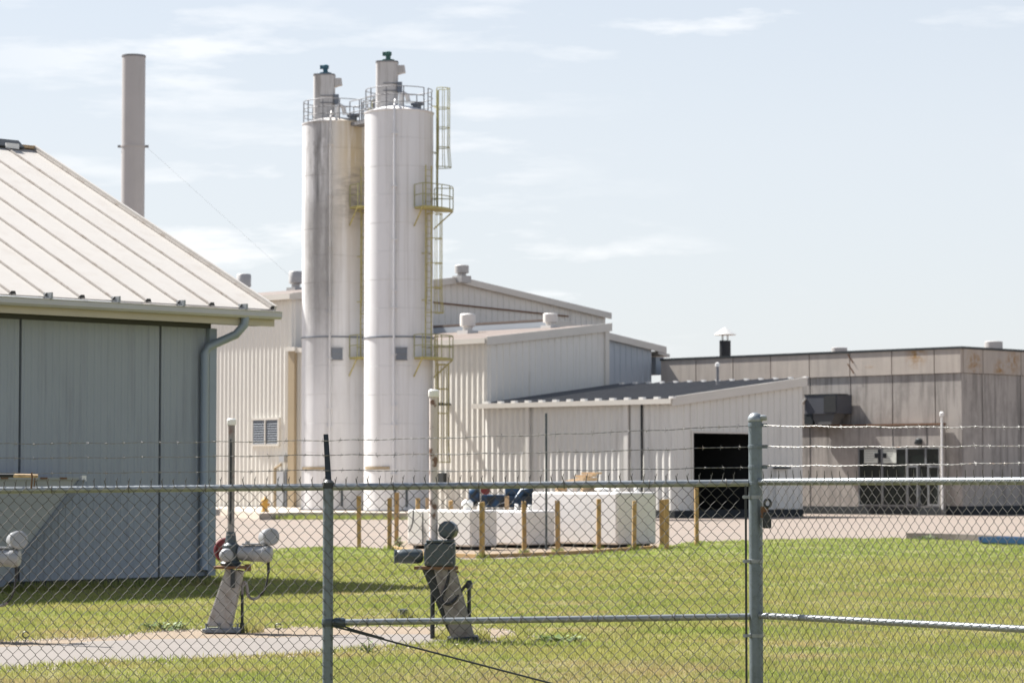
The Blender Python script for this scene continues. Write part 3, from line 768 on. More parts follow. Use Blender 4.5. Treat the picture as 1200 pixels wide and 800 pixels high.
# ------------------------------------------------------------------ shed with the garage opening
HT, HS = 94.45, -83.86
HE = t_at(940, HS)
zHE = z_at(470, HS, HT); zHH = z_at(446.5, HS, HE)
b = thing('metal_shed', 'low cream metal shed with dark roof and black open garage door', 'building', W(HS, HT))
HL = AS + 0.12
mb = MB(); ribwall(mb, W(HL, HT, 0), UA, HS - HL, -UB, 0.36, zHE, 0.40)
part('wall', mb, M['shed_wall'], b)
g0, g1 = t_at(811, HS), t_at(884, HS)
zg = z_at(507, HS, g0)
mb = MB(); ribwall(mb, W(HS, HT, 0), UB, HE - HT, UA, lambda x: zg if g0 < HT + x < g1 else 0.36, lambda x: zHE + (zHH - zHE) * x / (HE - HT), 0.46)
part('wall', mb, M['shed_wall'], b)
mb = MB(); mb.st(HL, HS - 0.02, HE - 0.1, HE, 0, zHH); part('wall', mb, M['shed_wall'], b)
mb = MB()
mb.st(HS - 8, HS - 0.3, HT + 0.2, HT + 0.3, 0, zg + 1); mb.st(HS - 8, HS - 0.3, g1 + 0.4, g1 + 0.5, 0, zg + 1); mb.st(HS - 8.1, HS - 8, HT + 0.2, g1 + 0.5, 0, zg + 1)
mb.st(HS - 8, HS - 0.3, HT + 0.2, g1 + 0.5, zg + 1.0, zg + 1.05); mb.st(HS - 8, HS - 0.1, g0, g1, 0.33, 0.37)
part('garage_interior', mb, M['dark_open'], b)
mb = MB(); mb.st(HS - 0.25, HS + 0.09, g0 - 0.12, g0, 0.36, zg + 0.1); mb.st(HS - 0.25, HS + 0.09, g1, g1 + 0.12, 0.36, zg + 0.1); mb.st(HS - 0.25, HS + 0.09, g0, g1, zg, zg + 0.1)
part('door_frame', mb, M['trim'], b)
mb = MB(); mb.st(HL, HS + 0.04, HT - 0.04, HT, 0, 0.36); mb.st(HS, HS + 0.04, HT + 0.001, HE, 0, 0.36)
part('shade_black', mb, M['shade_black'], b)  # dark strip painted as the shed's shadow along the ground
npan = 14
for k in range(npan):
    s0 = HL - 0.5 + (HS + 0.62 - HL) * k / npan; s1 = HL - 0.5 + (HS + 0.62 - HL) * (k + 1) / npan
    mb = MB()
    mb.prism([W(s0, HT - 0.2, zHE + 0.02), W(s1, HT - 0.2, zHE + 0.02), W(s1, HE + 0.1, zHH + 0.02), W(s0, HE + 0.1, zHH + 0.02)], UZ * 0.06)
    mb.prism([W(s1 - 0.05, HT - 0.26, zHE + 0.08), W(s1 + 0.05, HT - 0.26, zHE + 0.08), W(s1 + 0.03, HT - 0.26, zHE + 0.18), W(s1 - 0.03, HT - 0.26, zHE + 0.18)], UB * (HE + 0.16 - HT) + UZ * (zHH - zHE))
    part('roof_panel', mb, M['grey_roof'], b)
    mb = MB(); mb.obox(W(s1 - 0.14, HT - 0.36, zHE + 0.12), UA * 0.28, UB * 0.2, UZ * 0.1); part('rib_cap', mb, M['white'], b)
    mb = MB(); mb.obox(W(s1 - 0.12, HE + 0.04, zHH + 0.14), UA * 0.24, UB * 0.16, UZ * 0.09)
    part('rib_cap', mb, M['white'], b)
mb = MB(); mb.st(HL - 0.62, HS + 0.12, HT - 0.38, HT - 0.2, zHE - 0.12, zHE + 0.12); part('gutter', mb, M['trim'], b)
mb = MB(); mb.prism([W(HS + 0.12, HT - 0.3, zHE - 0.22), W(HS + 0.12, HE + 0.15, zHH - 0.22), W(HS + 0.12, HE + 0.15, zHH + 0.2), W(HS + 0.12, HT - 0.3, zHE + 0.2)], UA * 0.1)
part('rake_trim', mb, M['trim'], b)
for px, wd, mt in ((620.5, 0.22, 'annex_wall'), (736, 0.26, 'annex_wall'), (754, 0.06, 'shade_black')):
    s_ = s_at(px, HT)
    mb = MB(); mb.st(s_ - wd / 2, s_ + wd / 2, HT - 0.17, HT - 0.072, 0.36, zHE - 0.12); part('downspout', mb, M[mt], b)
s_ = HS; t_ = t_at(914, HS)
mb = MB(); mb.st(HS + 0.072, HS + 0.3, t_ - 0.6, t_ + 0.45, z_at(549, HS, t_), z_at(547, HS, t_)); part('door_hood', mb, M['black_metal'], b)
mb = MB(); mb.st(HS + 0.072, HS + 0.12, t_ - 0.45, t_ + 0.35, 0.4, z_at(549.5, HS, t_)); part('side_door', mb, M['shed_wall'], b)
mb = MB(); mb.tube([W(s_at(841, 101.5), 101.5, zHH - 0.4), W(s_at(841, 101.5), 101.5, z_at(427, s_at(841, 101.5), 101.5))], 0.07); pv = part('vent_pipe', mb, M['rail_grey'], b)
q = W(s_at(841, 101.5), 101.5, z_at(427, s_at(841, 101.5), 101.5)); mb = MB(); mb.lathe(q, [(0.11, -0.1), (0.11, 0.06), (0.02, 0.1)], 10); part('pipe_cap', mb, M['white'], pv)

# ------------------------------------------------------------------ concrete building
CT, CS = 112.0, -80.33
zC = z_at(408.5, CS, CT); zBand = z_at(436.5, CS, CT)
b = thing('concrete_building', 'stained concrete panel building with glass entrance and a black smokestack', 'building', W(CS, CT))
mb = MB(); mb.st(-100.4, CS - 0.16, CT + 0.16, CT + 40, 0, zC - 0.1); part('core_wall', mb, M['shade_black'], b)
jA = [s_at(px, CT) for px in (775, 816.5, 860, 904, 949.5, 997, 1046, 1096, 1127.5)]
for s0, s1 in zip(jA[:-1], jA[1:]):
    mb = MB(); mb.obox(W(s0 + 0.03, CT - 0.06, zBand), UA * (s1 - s0 - 0.06), UB * 0.2, UZ * (zC - zBand)); part('parapet_panel', mb, M['conc_band'], b)
    mb = MB(); mb.obox(W(s0 + 0.03, CT, 0.36), UA * (s1 - s0 - 0.06), UB * 0.14, UZ * (zBand - 0.38)); part('concrete_panel', mb, M['conc_wall'], b)
jB = [CT] + [t_at(px, CS) for px in (1151.4, 1196)]
while jB[-1] < CT + 38: jB.append(jB[-1] + 3.35)
for t0, t1 in zip(jB[:-1], jB[1:]):
    a = 0.14 if t0 == CT else 0.03
    mb = MB(); mb.obox(W(CS - 0.14, t0 + a, zBand), UA * 0.2, UB * (t1 - t0 - a - 0.03), UZ * (zC - zBand)); part('parapet_panel', mb, M['conc_band'], b)
    mb = MB(); mb.obox(W(CS - 0.14, t0 + a, 0.36), UA * 0.14, UB * (t1 - t0 - a - 0.03), UZ * (zBand - 0.38)); part('concrete_panel', mb, M['conc_wall'], b)
mb = MB(); mb.st(-100.4, CS + 0.1, CT - 0.1, CT + 0.2, zC + 0.005, zC + 0.12); mb.st(CS - 0.2, CS + 0.1, CT + 0.2, CT + 40, zC + 0.005, zC + 0.12); part('roof_edge', mb, M['black_metal'], b)
mb = MB(); mb.st(-100.4, CS - 0.2, CT + 0.2, CT + 40, zC - 0.12, zC - 0.02); part('roof', mb, M['brown_roof'], b)
mb = MB(); mb.st(-100.4, CS + 0.03, CT - 0.03, CT + 0.001, 0, 0.46); mb.st(CS, CS + 0.03, CT + 0.002, CT + 40, 0, 0.46); mb.st(s_at(890, 111.5), s_at(1101.5, 111.5) + 0.03, 111.47, 111.498, 0, 0.4); part('shade_black', mb, M['shade_black'], b)  # last part: near-black strips in place of shadow at the wall foot
# smokestack with conical hat
r = (850 - 600) / F; t_ = CT + 1.6; s_ = t_ * (r - 1) / (1 + r); Yk = (t_ - s_) * Q
zk = P(850, 399, Yk).z
mb = MB(); mb.lathe(W(s_, t_, zC - 0.1), [(0.31, 0), (0.31, zk - zC + 0.1)], 20); sk = part('smokestack', mb, M['smoke_black'], b, smooth=True)
mb = MB()
for a in range(4): mb.tube([W(s_, t_, zk - 0.05) + Vector((math.cos(a * 1.57 + .5) * 0.2, math.sin(a * 1.57 + .5) * 0.2, 0)), W(s_, t_, zk + 0.4) + Vector((math.cos(a * 1.57 + .5) * 0.2, math.sin(a * 1.57 + .5) * 0.2, 0))], 0.025, 5)
part('cap_strut', mb, M['cap_metal'], sk)
mb = MB(); mb.lathe(W(s_, t_, zk + 0.3), [(0.02, -0.01), (0.6, 0), (0.61, 0.02), (0.1, 0.38), (0.01, 0.42)], 24); part('rain_cap', mb, M['cap_metal'], sk, smooth=True)
for px, rr, hh, dt in ((984, 0.42, 0.42, 1.5), (1165, 0.47, 0.62, 5)):
    r = (px - 600) / F; t_ = CT + dt; s_ = t_ * (r - 1) / (1 + r)
    roof_vent(b, W(s_, t_, zC), rr, hh, M['vent_grey'])
# entrance vestibule
VT = 111.5
v0, v1 = s_at(890, VT), s_at(1101.5, VT)
zV = z_at(497.5, v1, VT); zH = z_at(524.5, s_at(1050, VT), VT)
w0, w1, d1 = s_at(1005, VT), s_at(1062, VT), s_at(1101, VT)
zS = z_at(592.5, s_at(1050, VT), VT)
mb = MB(); mb.st(v0, w0, VT, CT - 0.065, 0.0, zH); mb.st(v0, v1, VT, CT - 0.065, zH, zV); mb.st(d1 - 0.02, v1, VT, CT - 0.065, 0, zH)
mb.st(w0, d1 - 0.02, VT + 0.02, CT - 0.065, 0, zS - 0.02)
vb = part('entrance_block', mb, M['conc_wall'], b)
mb = MB(); mb.st(v0, v1 + 0.06, VT - 0.08, CT - 0.07, zV + 0.004, zV + 0.09); part('roof_edge', mb, M['rust'], vb)
for px in (949, 1046, 1086):
    s_ = s_at(px, VT)
    mb = MB(); mb.st(s_ - 0.02, s_ + 0.02, VT - 0.012, VT - 0.002, 0.1 if px < 1000 else zH, zV); part('joint', mb, M['shade_black'], vb)
for px in (1004.5,):
    s_ = s_at(px, VT)
mb = MB(); mb.st(w0, d1 - 0.02, CT - 0.14, CT - 0.1, zS, zH); part('lobby_wall', mb, M['dark_open'], vb)
fr_ = 0.06
zT = z_at(545, s_at(1080, VT), VT)
def framed(nm, sa, sb2, za, zb, fw=0.06, depth=0.0):
    mb = MB(); mb.st(sa + fw, sb2 - fw, VT + 0.05 - depth, VT + 0.06 - depth, za + fw, zb - fw); p = part(nm, mb, M['glass'], b)
    mb = MB()
    mb.st(sa, sa + fw, VT + 0.0 - depth, VT + 0.1 - depth, za, zb); mb.st(sb2 - fw, sb2, VT - depth, VT + 0.1 - depth, za, zb)
    mb.st(sa + fw, sb2 - fw, VT - depth, VT + 0.1 - depth, za, za + fw); mb.st(sa + fw, sb2 - fw, VT - depth, VT + 0.1 - depth, zb - fw, zb)
    part('frame', mb, M['frame_alu'], p)
    return p
wm = s_at(1033, VT)
framed('window_pane', w0 + 0.02, wm, zS, zH - 0.01)
framed('window_pane', wm + 0.004, w1, zS, zH - 0.01)
da, db = s_at(1075, VT), s_at(1086, VT)
framed('door', w1 + 0.004, da, zS, zT, 0.09)
framed('door', db, d1 - 0.03, zS, zT, 0.11)
framed('transom_pane', w1 + 0.004, db - 0.1, zT + 0.02, zH - 0.01, 0.05)
framed('transom_pane', db - 0.096, d1 - 0.03, zT + 0.02, zH - 0.01, 0.05)
framed('window_pane', da + 0.004, db - 0.004, zS, zT, 0.04, -0.1)
# posters in the window
for pa, pb in ((1012, 1025.5), (1034, 1049.5)):
    sa, sb2 = s_at(pa, VT), s_at(pb, VT)
    if pa < 1020: sb2 = s_at(1031.5, VT)
    za, zb = z_at(542.5, sa, VT), z_at(526, sa, VT)
    mb = MB(); mb.st(sa, sb2, VT + 0.025, VT + 0.035, za, zb); po = part('poster', mb, M['paper'], b)
    mb = MB()
    for k in range(5):
        z = zb - 0.12 - k * 0.12
        if z < za + 0.05: break
        mb.st(sa + 0.06, sa + 0.06 + (sb2 - sa - 0.14) * random.uniform(0.5, 0.85), VT + 0.018, VT + 0.022, z, z + 0.035)
    part('poster_print', mb, M['ink'], po)
sa = s_at(1030.5, VT)
za = z_at(534, sa, VT)
mb = MB(); mb.st(sa - 0.34, sa + 0.42, VT + 0.006, VT + 0.014, za - 0.1, za + 0.14); mb.st(sa - 0.12, sa + 0.14, VT + 0.004, VT + 0.0058, za - 0.36, za + 0.36); part('poster_emblem', mb, M['black_metal'], b)
s_ = s_at(1077, VT); mb = MB(); mb.lathe(W(s_, VT - 0.02, z_at(517, s_, VT)), [(0.16, -0.16), (0.2, 0), (0.19, 0.1), (0.1, 0.16)], 14); mb.obox(W(s_ - 0.16, VT - 0.2, z_at(518, s_, VT) - 0.1), UA * 0.32, UB * 0.2, UZ * 0.12); part('wall_lamp', mb, M['black_metal'], b)
s_ = s_at(1103.5, VT - 0.1); zt_ = z_at(485, s_, VT)
mb = MB(); mb.tube([W(s_, VT - 0.1, 0.3), W(s_, VT - 0.1, zt_)], 0.055); pp = part('white_pipe', mb, M['white'], b)
mb = MB(); mb.lathe(W(s_, VT - 0.1, zt_), [(0.11, -0.1), (0.12, 0.06), (0.04, 0.12)], 12); part('pipe_cap', mb, M['white'], pp)
# rooftop air handler on the entrance block
AQ = CT - 1.3
a0, a1 = s_at(943, AQ), s_at(981, AQ)
za, zb = z_at(485, a0, AQ), z_at(463, a0, AQ)
mb = MB(); mb.st(a0, a1, AQ, CT - 0.08, za, zb); ac = part('air_handler', mb, M['ac_grey'], b)
mb = MB(); am = a0 + (a1 - a0) * 0.6; mb.st(am, a1 - 0.06, AQ - 0.03, AQ - 0.002, za + 0.06, zb - 0.06); part('grille', mb, M['dark_open'], ac)
mb = MB(); mb.obox(W(a0 - 0.02, AQ - 0.02, zb - 0.02), UA * (a1 - a0 + 0.05), UB * 0.9, UZ * 0.06); part('cover', mb, M['black_metal'], ac)
mb = MB(); mb.prism([W(a0 - 0.22, AQ - 0.1, za + 0.55), W(a0 + 0.1, AQ - 0.1, zb - 0.12), W(a0 + 0.14, AQ - 0.1, zb - 0.18), W(a0 - 0.17, AQ - 0.1, za + 0.5)], UB * 0.9); part('hood', mb, M['cap_metal'], ac)
mb = MB(); mb.prism([W(a0 + 0.7, AQ + 0.06, zV + 0.09), W(a1 - 0.45, AQ + 0.06, zV + 0.09), W(a1 - 0.15, AQ + 0.06, za), W(a0 + 0.3, AQ + 0.06, za)], UB * 0.8); part('duct', mb, M['duct_grey'], ac)
mb = MB(); mb.st(a0 - 0.05, a0 + 0.5, AQ + 0.02, AQ + 0.6, zV + 0.09, za); part('duct', mb, M['black_metal'], ac)
# conduit scar on the parapet
s_ = s_at(995, CT)
mb = MB(); mb.tube([W(s_, CT - 0.09, zC - 0.05), W(s_ + 0.35, CT - 0.09, zC - 0.5)], 0.03, 5); mb.tube([W(s_, CT - 0.09, zC - 0.55), W(s_ + 0.4, CT - 0.09, zC - 1.05)], 0.03, 5); part('cable_bracket', mb, M['rust'], b)

# ------------------------------------------------------------------ smokestack behind the grey building
Yc = 140.0
pc = P(160, 100, Yc); zt_ = P(160, 65, Yc).z; rc = 13.6 / F * Yc
b = thing('chimney_stack', 'tall grey steel chimney rising behind the pale metal roof', 'chimney', (pc.x - 0.15, Yc, 0))
secs = [0, 6, 12, 18.9, zt_]
for z0, z1 in zip(secs[:-1], secs[1:]):
    mb = MB(); mb.lathe((pc.x - 0.15, Yc, 0), [(rc, z0), (rc * 1.01, z1 - 0.004)], 40); part('stack_section', mb, M['stack'], b, smooth=True)
for z in (6, 12, 18.9):
    mb = MB(); mb.lathe((pc.x - 0.15, Yc, z), [(rc * 1.015, -0.05), (rc * 1.06, -0.045), (rc * 1.06, 0.045), (rc * 1.015, 0.05)], 40); fl = part('flange', mb, M['stack'], b)
    mb = MB()
    for sx in (-1, 1): mb.box((pc.x - 0.15 + sx * (rc + 0.12), Yc, z - 0.06), 0.16, 0.1, 0.12)
    part('lug', mb, M['rail_grey'], fl)
mb = MB(); mb.lathe((pc.x - 0.15, Yc, zt_ - 0.12), [(rc * 1.02, 0), (rc * 1.05, 0.02), (rc * 1.05, 0.1), (rc * 0.93, 0.12), (rc * 0.93, -0.6)], 40); part('rim', mb, M['rail_grey'], b, smooth=True)
mb = MB(); mb.tube([(pc.x + 0.5, Yc, 18.9), (-9.5, 150, 10.5)], 0.004, 4); part('guy_wire', mb, M['rail_grey'], b)

# ------------------------------------------------------------------ platform (raised slab) by the silos
zPl = 0.30
pl = [G(304, 601, zPl), G(350, 600, zPl), G(420, 600.2, zPl), G(500, 600.8, zPl), G(560, 601.5, zPl)]
mb = MB()
pts = [Vector((p.x, p.y, 0)) for p in pl] + [W(-100, 93.9, 0), W(-100, 94.6, 0), W(SB - 8.9, 94.6, 0)]
mb.prism(pts, UZ * zPl)
struct('raised_slab', mb, M['curb'])
mb = MB()
a = G(304, 601, zPl)
mb.add([W(SB - 40, 94.62, zPl - 0.01), W(SB - 9, 94.62, zPl - 0.01), W(SB - 9.2, 90.3, 0.0), W(SB - 40, 90.3, 0.0)], [(0, 1, 2, 3)])
struct('ramp', mb, M['yard'])
# ------------------------------------------------------------------ silos
def silo(ctr, label, shell, motor):
    cx, cy = ctr
    RAD = 1.635; ZB, ZT = 0.3, 19.2
    b = thing('silo', label, 'silo', (cx, cy, ZB), 'twin white silos')
    C = Vector((cx, cy, 0))
    def pol(th, r, z):           # th: 0 faces the camera, positive to the right
        return C + Vector((math.sin(th) * r, -math.cos(th) * r, z))
    nC = 14
    seam = z_at(394, (cx - cy + RAD) * Q, (cx + cy - RAD) * Q)
    zs = [ZB + (seam - ZB) * k / 6 for k in range(7)] + [seam + (ZT - seam) * (k + 1) / 8 for k in range(8)]
    for i, (z0, z1) in enumerate(zip(zs[:-1], zs[1:])):
        mb = MB(); r_ = RAD - (0.004 if i % 2 else 0.0)
        mb.lathe(C, [(r_ - 0.008, z0 + 0.001), (r_, z0 + 0.006), (r_, z1 - 0.006), (r_ - 0.008, z1 - 0.001)], 72)
        part('shell_course', mb, shell, b, smooth=True)
    mb = MB(); mb.lathe(C, [(RAD + 0.005, seam - 0.05), (RAD + 0.035, seam - 0.045), (RAD + 0.035, seam + 0.02), (RAD + 0.005, seam + 0.025)], 72); part('band', mb, M['hatch'], b)
    mb = MB(); mb.lathe(C, [(RAD + 0.03, ZT - 0.06), (RAD + 0.04, ZT), (RAD * 0.6, ZT + 0.22), (0.2, ZT + 0.36)], 60); part('roof', mb, shell, b, smooth=True)
    mb = MB(); mb.lathe(C, [(RAD + 0.01, ZB - 0.25), (RAD + 0.1, ZB - 0.25), (RAD + 0.1, ZB + 0.03), (RAD + 0.01, ZB + 0.05)], 60); part('base_ring', mb, M['shade_black'], b)
    # fill pipe on the front
    th = R(-5)
    mb = MB(); mb.tube([pol(th, RAD + 0.1, 1.1), pol(th, RAD + 0.1, ZT + 0.1), pol(th, RAD - 0.25, ZT + 0.45), pol(th, RAD - 0.6, ZT + 0.4)], 0.055, 10); fp = part('fill_pipe', mb, shell, b, smooth=True)
    for z in (2.0, 4.3, 5.2, 7.6, 9.8, 10.6, 13, 15.5, 18):
        mb = MB(); mb.obox(pol(th, RAD, z) - Vector((0.13, 0.16, 0)), (0.26, 0, 0), (0, 0.17, 0), (0, 0, 0.05)); part('pipe_bracket', mb, shell, fp)
    # hatch
    hz = z_at(414.5, (cx - cy + RAD) * Q, (cx + cy - RAD) * Q)
    th = R(7)
    mb = MB(); d = Vector((math.cos(th), math.sin(th), 0)); nn = Vector((math.sin(th), -math.cos(th), 0))
    mb.obox(pol(th, RAD - 0.06, hz - 0.26) - d * 0.26, d * 0.52, nn * 0.12, UZ * 0.52); h = part('hatch', mb, M['hatch'], b)
    mb = MB(); mb.obox(pol(th, RAD + 0.06, hz - 0.3) - d * 0.3, d * 0.6, nn * 0.02, UZ * 0.04); mb.obox(pol(th, RAD + 0.06, hz + 0.26) - d * 0.3, d * 0.6, nn * 0.02, UZ * 0.04)
    mb.obox(pol(th, RAD + 0.065, hz - 0.01) - d * 0.26, d * 0.52, nn * 0.015, UZ * 0.03); part('hatch_rim', mb, M['rail_grey'], h)
    # skirt door and drip lintel
    th = R(-32)
    mb = MB()
    A_ = [pol(R(a), RAD + 0.025, 0) for a in range(-62, -14, 6)]
    for p, q in zip(A_[:-1], A_[1:]): mb.quad((p.x, p.y, 0.35), (q.x, q.y, 0.35), (q.x, q.y, 2.25), (p.x, p.y, 2.25))
    dr = part('skirt_door', mb, shell, b, smooth=True)
    mb = MB(); A_ = [pol(R(a), RAD + 0.06, 0) for a in range(-66, -10, 6)]
    for p, q in zip(A_[:-1], A_[1:]): mb.prism([(p.x, p.y, 2.26), (q.x, q.y, 2.26), (q.x, q.y, 2.4), (p.x, p.y, 2.4)], Vector((C.x - p.x, C.y - p.y, 0)).normalized() * 0.05)
    part('drip_edge', mb, M['tan_trim'], dr)
    # valves at the foot
    mb = MB()
    for a in (-2, 14): mb.tube([pol(R(a), RAD + 0.02, 1.5), pol(R(a), RAD + 0.3, 1.45), pol(R(a), RAD + 0.32, 0.5)], 0.06, 8)
    part('outlet_pipe', mb, M['act_dark'], b, smooth=True)
    # access ladders
    def ladder(th, r, z0, z1, nm, mat):
        mb = MB(); tg = Vector((math.cos(th), math.sin(th), 0)); c = pol(th, r, 0)
        for sx in (-0.21, 0.21): mb.tube([c + tg * sx + UZ * z0, c + tg * sx + UZ * z1], 0.028, 6)
        z = z0 + 0.15
        while z < z1 - 0.05:
            mb.tube([c + tg * -0.21 + UZ * z, c + tg * 0.21 + UZ * z], 0.012, 4); z += 0.3
        z = z0 + 0.5
        o = part(nm, mb, mat, b)
        m2 = MB()
        while z < z1:
            for sx in (-0.21, 0.21):
                m2.tube([c + tg * sx + UZ * z, pol(th, RAD, z) + tg * sx * 1.2], 0.022, 4)
            z += 2.2
        part('standoff', m2, mat, o)
        return o, c
    def cage(parent, th, r, z0, z1, mat):
        mb = MB(); tg = Vector((math.cos(th), math.sin(th), 0)); nn = Vector((math.sin(th), -math.cos(th), 0)); c = pol(th, r, 0)
        def arc(k, flare=1.0):
            a = math.pi * (-0.12 + 1.24 * k / 12)
            return c + tg * (-math.cos(a) * 0.36 * flare) + nn * (0.18 + math.sin(a) * 0.42 * flare)
        z = z1
        zl = []
        while z > z0 - 0.01: zl.append(z); z -= (z1 - z0) / 4
        for z in zl:
            fl = 1.18 if abs(z - z0) < 0.1 else 1.0
            mb.tube([arc(k, fl) + UZ * z for k in range(13)], 0.022, 5)
        for k in (0, 2, 4, 6, 8, 10, 12):
            mb.tube([arc(k, 1.18) + UZ * z0, arc(k) + UZ * (z0 + 0.9), arc(k) + UZ * z1], 0.016, 4)
        part('safety_cage', mb, mat, parent)
    def platform(a0, a1, z, nm='platform'):
        mb = MB(); ro = RAD + 0.95
        ins, outs = [], []
        for k in range(9):
            a = R(a0 + (a1 - a0) * k / 8)
            ins.append(pol(a, RAD + 0.06, z)); outs.append(pol(a, ro, z))
        for k in range(8): mb.prism([ins[k], ins[k + 1], outs[k + 1], outs[k]], UZ * -0.1)
        o = part(nm, mb, M['yellow'], b)
        mb = MB()
        hs = (0.55, 1.05)
        for hh in hs:
            mb.tube([ins[0] + UZ * hh] + [p + UZ * hh for p in outs] + [ins[-1] + UZ * hh], 0.024, 5)
        for p in (ins[0], outs[0], outs[3], outs[5], outs[8], ins[8]):
            mb.tube([p, p + UZ * 1.05], 0.026, 5)
        part('guard_rail', mb, M['cage'], o)
        mb = MB()
        for k in (0, 8):
            mb.tube([outs[k] + UZ * -0.05, pol(R(a0 + (a1 - a0) * k / 8), RAD + 0.03, z - 0.9)], 0.035, 5)
        part('bracket', mb, M['yellow'], o)
        return o
    zp1 = z_at(246, (cx - cy) * Q, (cx + cy) * Q); zp2 = z_at(420, (cx - cy) * Q, (cx + cy) * Q)
    platform(28, 96, zp1); platform(28, 96, zp2)
    o, c = ladder(R(84), RAD + 0.2, zp1, ZT + 1.1, 'ladder', M['cage'])
    cage(o, R(84), RAD + 0.2, zp1 + 2.0, ZT + 1.15, M['cage'])
    o, c = ladder(R(52), RAD + 0.2, zp2, zp1 + 2.0, 'ladder', M['yellow'])
    cage(o, R(57), RAD + 0.2, zp2 + 2.1, zp1 - 0.3, M['yellow'])
    o, c = ladder(R(80), RAD + 0.2, 0.4, zp2 + 1.1, 'ladder', M['yellow'])
    cage(o, R(80), RAD + 0.2, 2.6, zp2 - 0.3, M['yellow'])
    # roof guard rail
    mb = MB(); rr = RAD - 0.05
    arcs = [(-178, 50), (62, 172)]
    for (a0, a1) in arcs:
        n_ = 24
        for hh in (0.35, 0.7, 1.08): mb.tube([pol(R(a0 + (a1 - a0) * k / n_), rr, ZT + hh) for k in range(n_ + 1)], 0.022, 5)
    for a in (-170, -130, -90, -55, -20, 10, 50, 62, 105, 150, 178): mb.tube([pol(R(a), rr, ZT - 0.05), pol(R(a), rr, ZT + 1.08)], 0.028, 5)
    part('roof_rail', mb, M['rail_grey'], b)
    # dust filter
    fx, fy = cx - 0.58, cy + 0.1
    mb = MB()
    hw, hd, cr = 0.52, 0.5, 0.26
    ring = []
    for (sx, sy, a0) in ((1, 1, 0), (-1, 1, 90), (-1, -1, 180), (1, -1, 270)):
        for k in range(5):
            a = R(a0 + 22.5 * k); ring.append((sx * (hw - cr) + cr * math.cos(a), sy * (hd - cr) + cr * math.sin(a)))
    mb.prism([(fx + x, fy + y, ZT + 0.05) for x, y in ring], UZ * 2.35)
    fl = part('dust_filter', mb, M['filter'], b, smooth=True)
    zf = ZT + 2.4
    mb = MB(); mb.prism([(fx + x * 1.04, fy + y * 1.04, zf) for x, y in ring], UZ * 0.07)
    part('filter_rim', mb, M['rail_grey'], fl)
    for z in (ZT + 1.0, ZT + 1.35):
        mb = MB(); mb.obox((fx - 0.16, fy - hd - 0.03, z), (0.68, 0, 0), (0, 0.06, 0), (0, 0, 0.05)); part('filter_band', mb, M['rail_grey'], fl)
    mb = MB(); mb.lathe((fx + 0.05, fy, zf + 0.07), [(0.3, 0), (0.3, 0.1), (0.12, 0.12), (0.12, 0.3), (0.17, 0.31), (0.17, 0.46), (0.1, 0.5)], 14); mb.box((fx - 0.12, fy, zf + 0.36), 0.2, 0.14, 0.18)
    part('fan_motor', mb, motor, fl, smooth=True)
    mb = MB(); mb.prism([(fx + hw, fy - 0.25, zf - 0.12), (fx + hw + 0.32, fy - 0.25, zf - 0.12), (fx + hw + 0.36, fy - 0.25, zf - 0.45), (fx + hw + 0.2, fy - 0.25, zf - 0.48), (fx + hw, fy - 0.25, zf - 0.55)], (0, 0.45, 0)); part('outlet_hood', mb, M['filter'], fl)
    mb = MB(); mb.box((fx + hw + 0.1, fy - 0.3, zf - 1.45), 0.22, 0.3, 0.5); part('control_box', mb, M['hatch'], fl)
    # roof fittings
    mb = MB()
    p = pol(R(10), 0.75, ZT + 0.15)
    mb.tube([p, p + Vector((0, 0, 0.55)), p + Vector((0.1, 0, 0.72)), p + Vector((0.28, 0, 0.6)), p + Vector((0.34, 0, 0.3))], 0.11, 8); part('vent_elbow', mb, M['vent_white'], b, smooth=True)
    mb = MB(); p = pol(R(50), 1.15, ZT + 0.08); mb.lathe(p, [(0.2, 0), (0.2, 0.18), (0.3, 0.2), (0.3, 0.28), (0.1, 0.33)], 14); part('pressure_vent', mb, M['hatch'], b, smooth=True)
    return b
cl_, cr_ = (-8.66, 133.6), (-5.38, 129.4)
zoff = 0
silo(cr_, 'cleaner white silo on the right, in front, with full yellow caged ladders', silo_mat('silo_paint_clean', False, cr_), M['green_motor'])
silo(cl_, 'white silo streaked with black grime and tan rust, left of its twin', silo_mat('silo_paint_dirty', True, cl_), M['blue_motor'])
# catwalk between the silo roofs
z_ = 19.1
a = Vector((cl_[0] + 1.05, cl_[1] - 1.15, z_)); c_ = Vector((cr_[0] - 1.0, cr_[1] + 1.25, z_))
d = (c_ - a).normalized(); sd = Vector((-d.y, d.x, 0))
b = thing('catwalk', 'short railed catwalk bridging the tops of the two silos', 'catwalk', a)
mb = MB(); mb.obox(a - sd * 0.35, c_ - a, sd * 0.7, UZ * -0.16); part('deck', mb, M['rail_grey'], b)
for k in (-0.35, 0.35):
    mb = MB()
    for hh in (0.5, 1.05): mb.tube([a + sd * k + UZ * hh, c_ + sd * k + UZ * hh], 0.022, 5)
    for f in (0, 0.5, 1): mb.tube([a.lerp(c_, f) + sd * k, a.lerp(c_, f) + sd * k + UZ * 1.05], 0.026, 5)
    part('guard_rail', mb, M['rail_grey'], b)

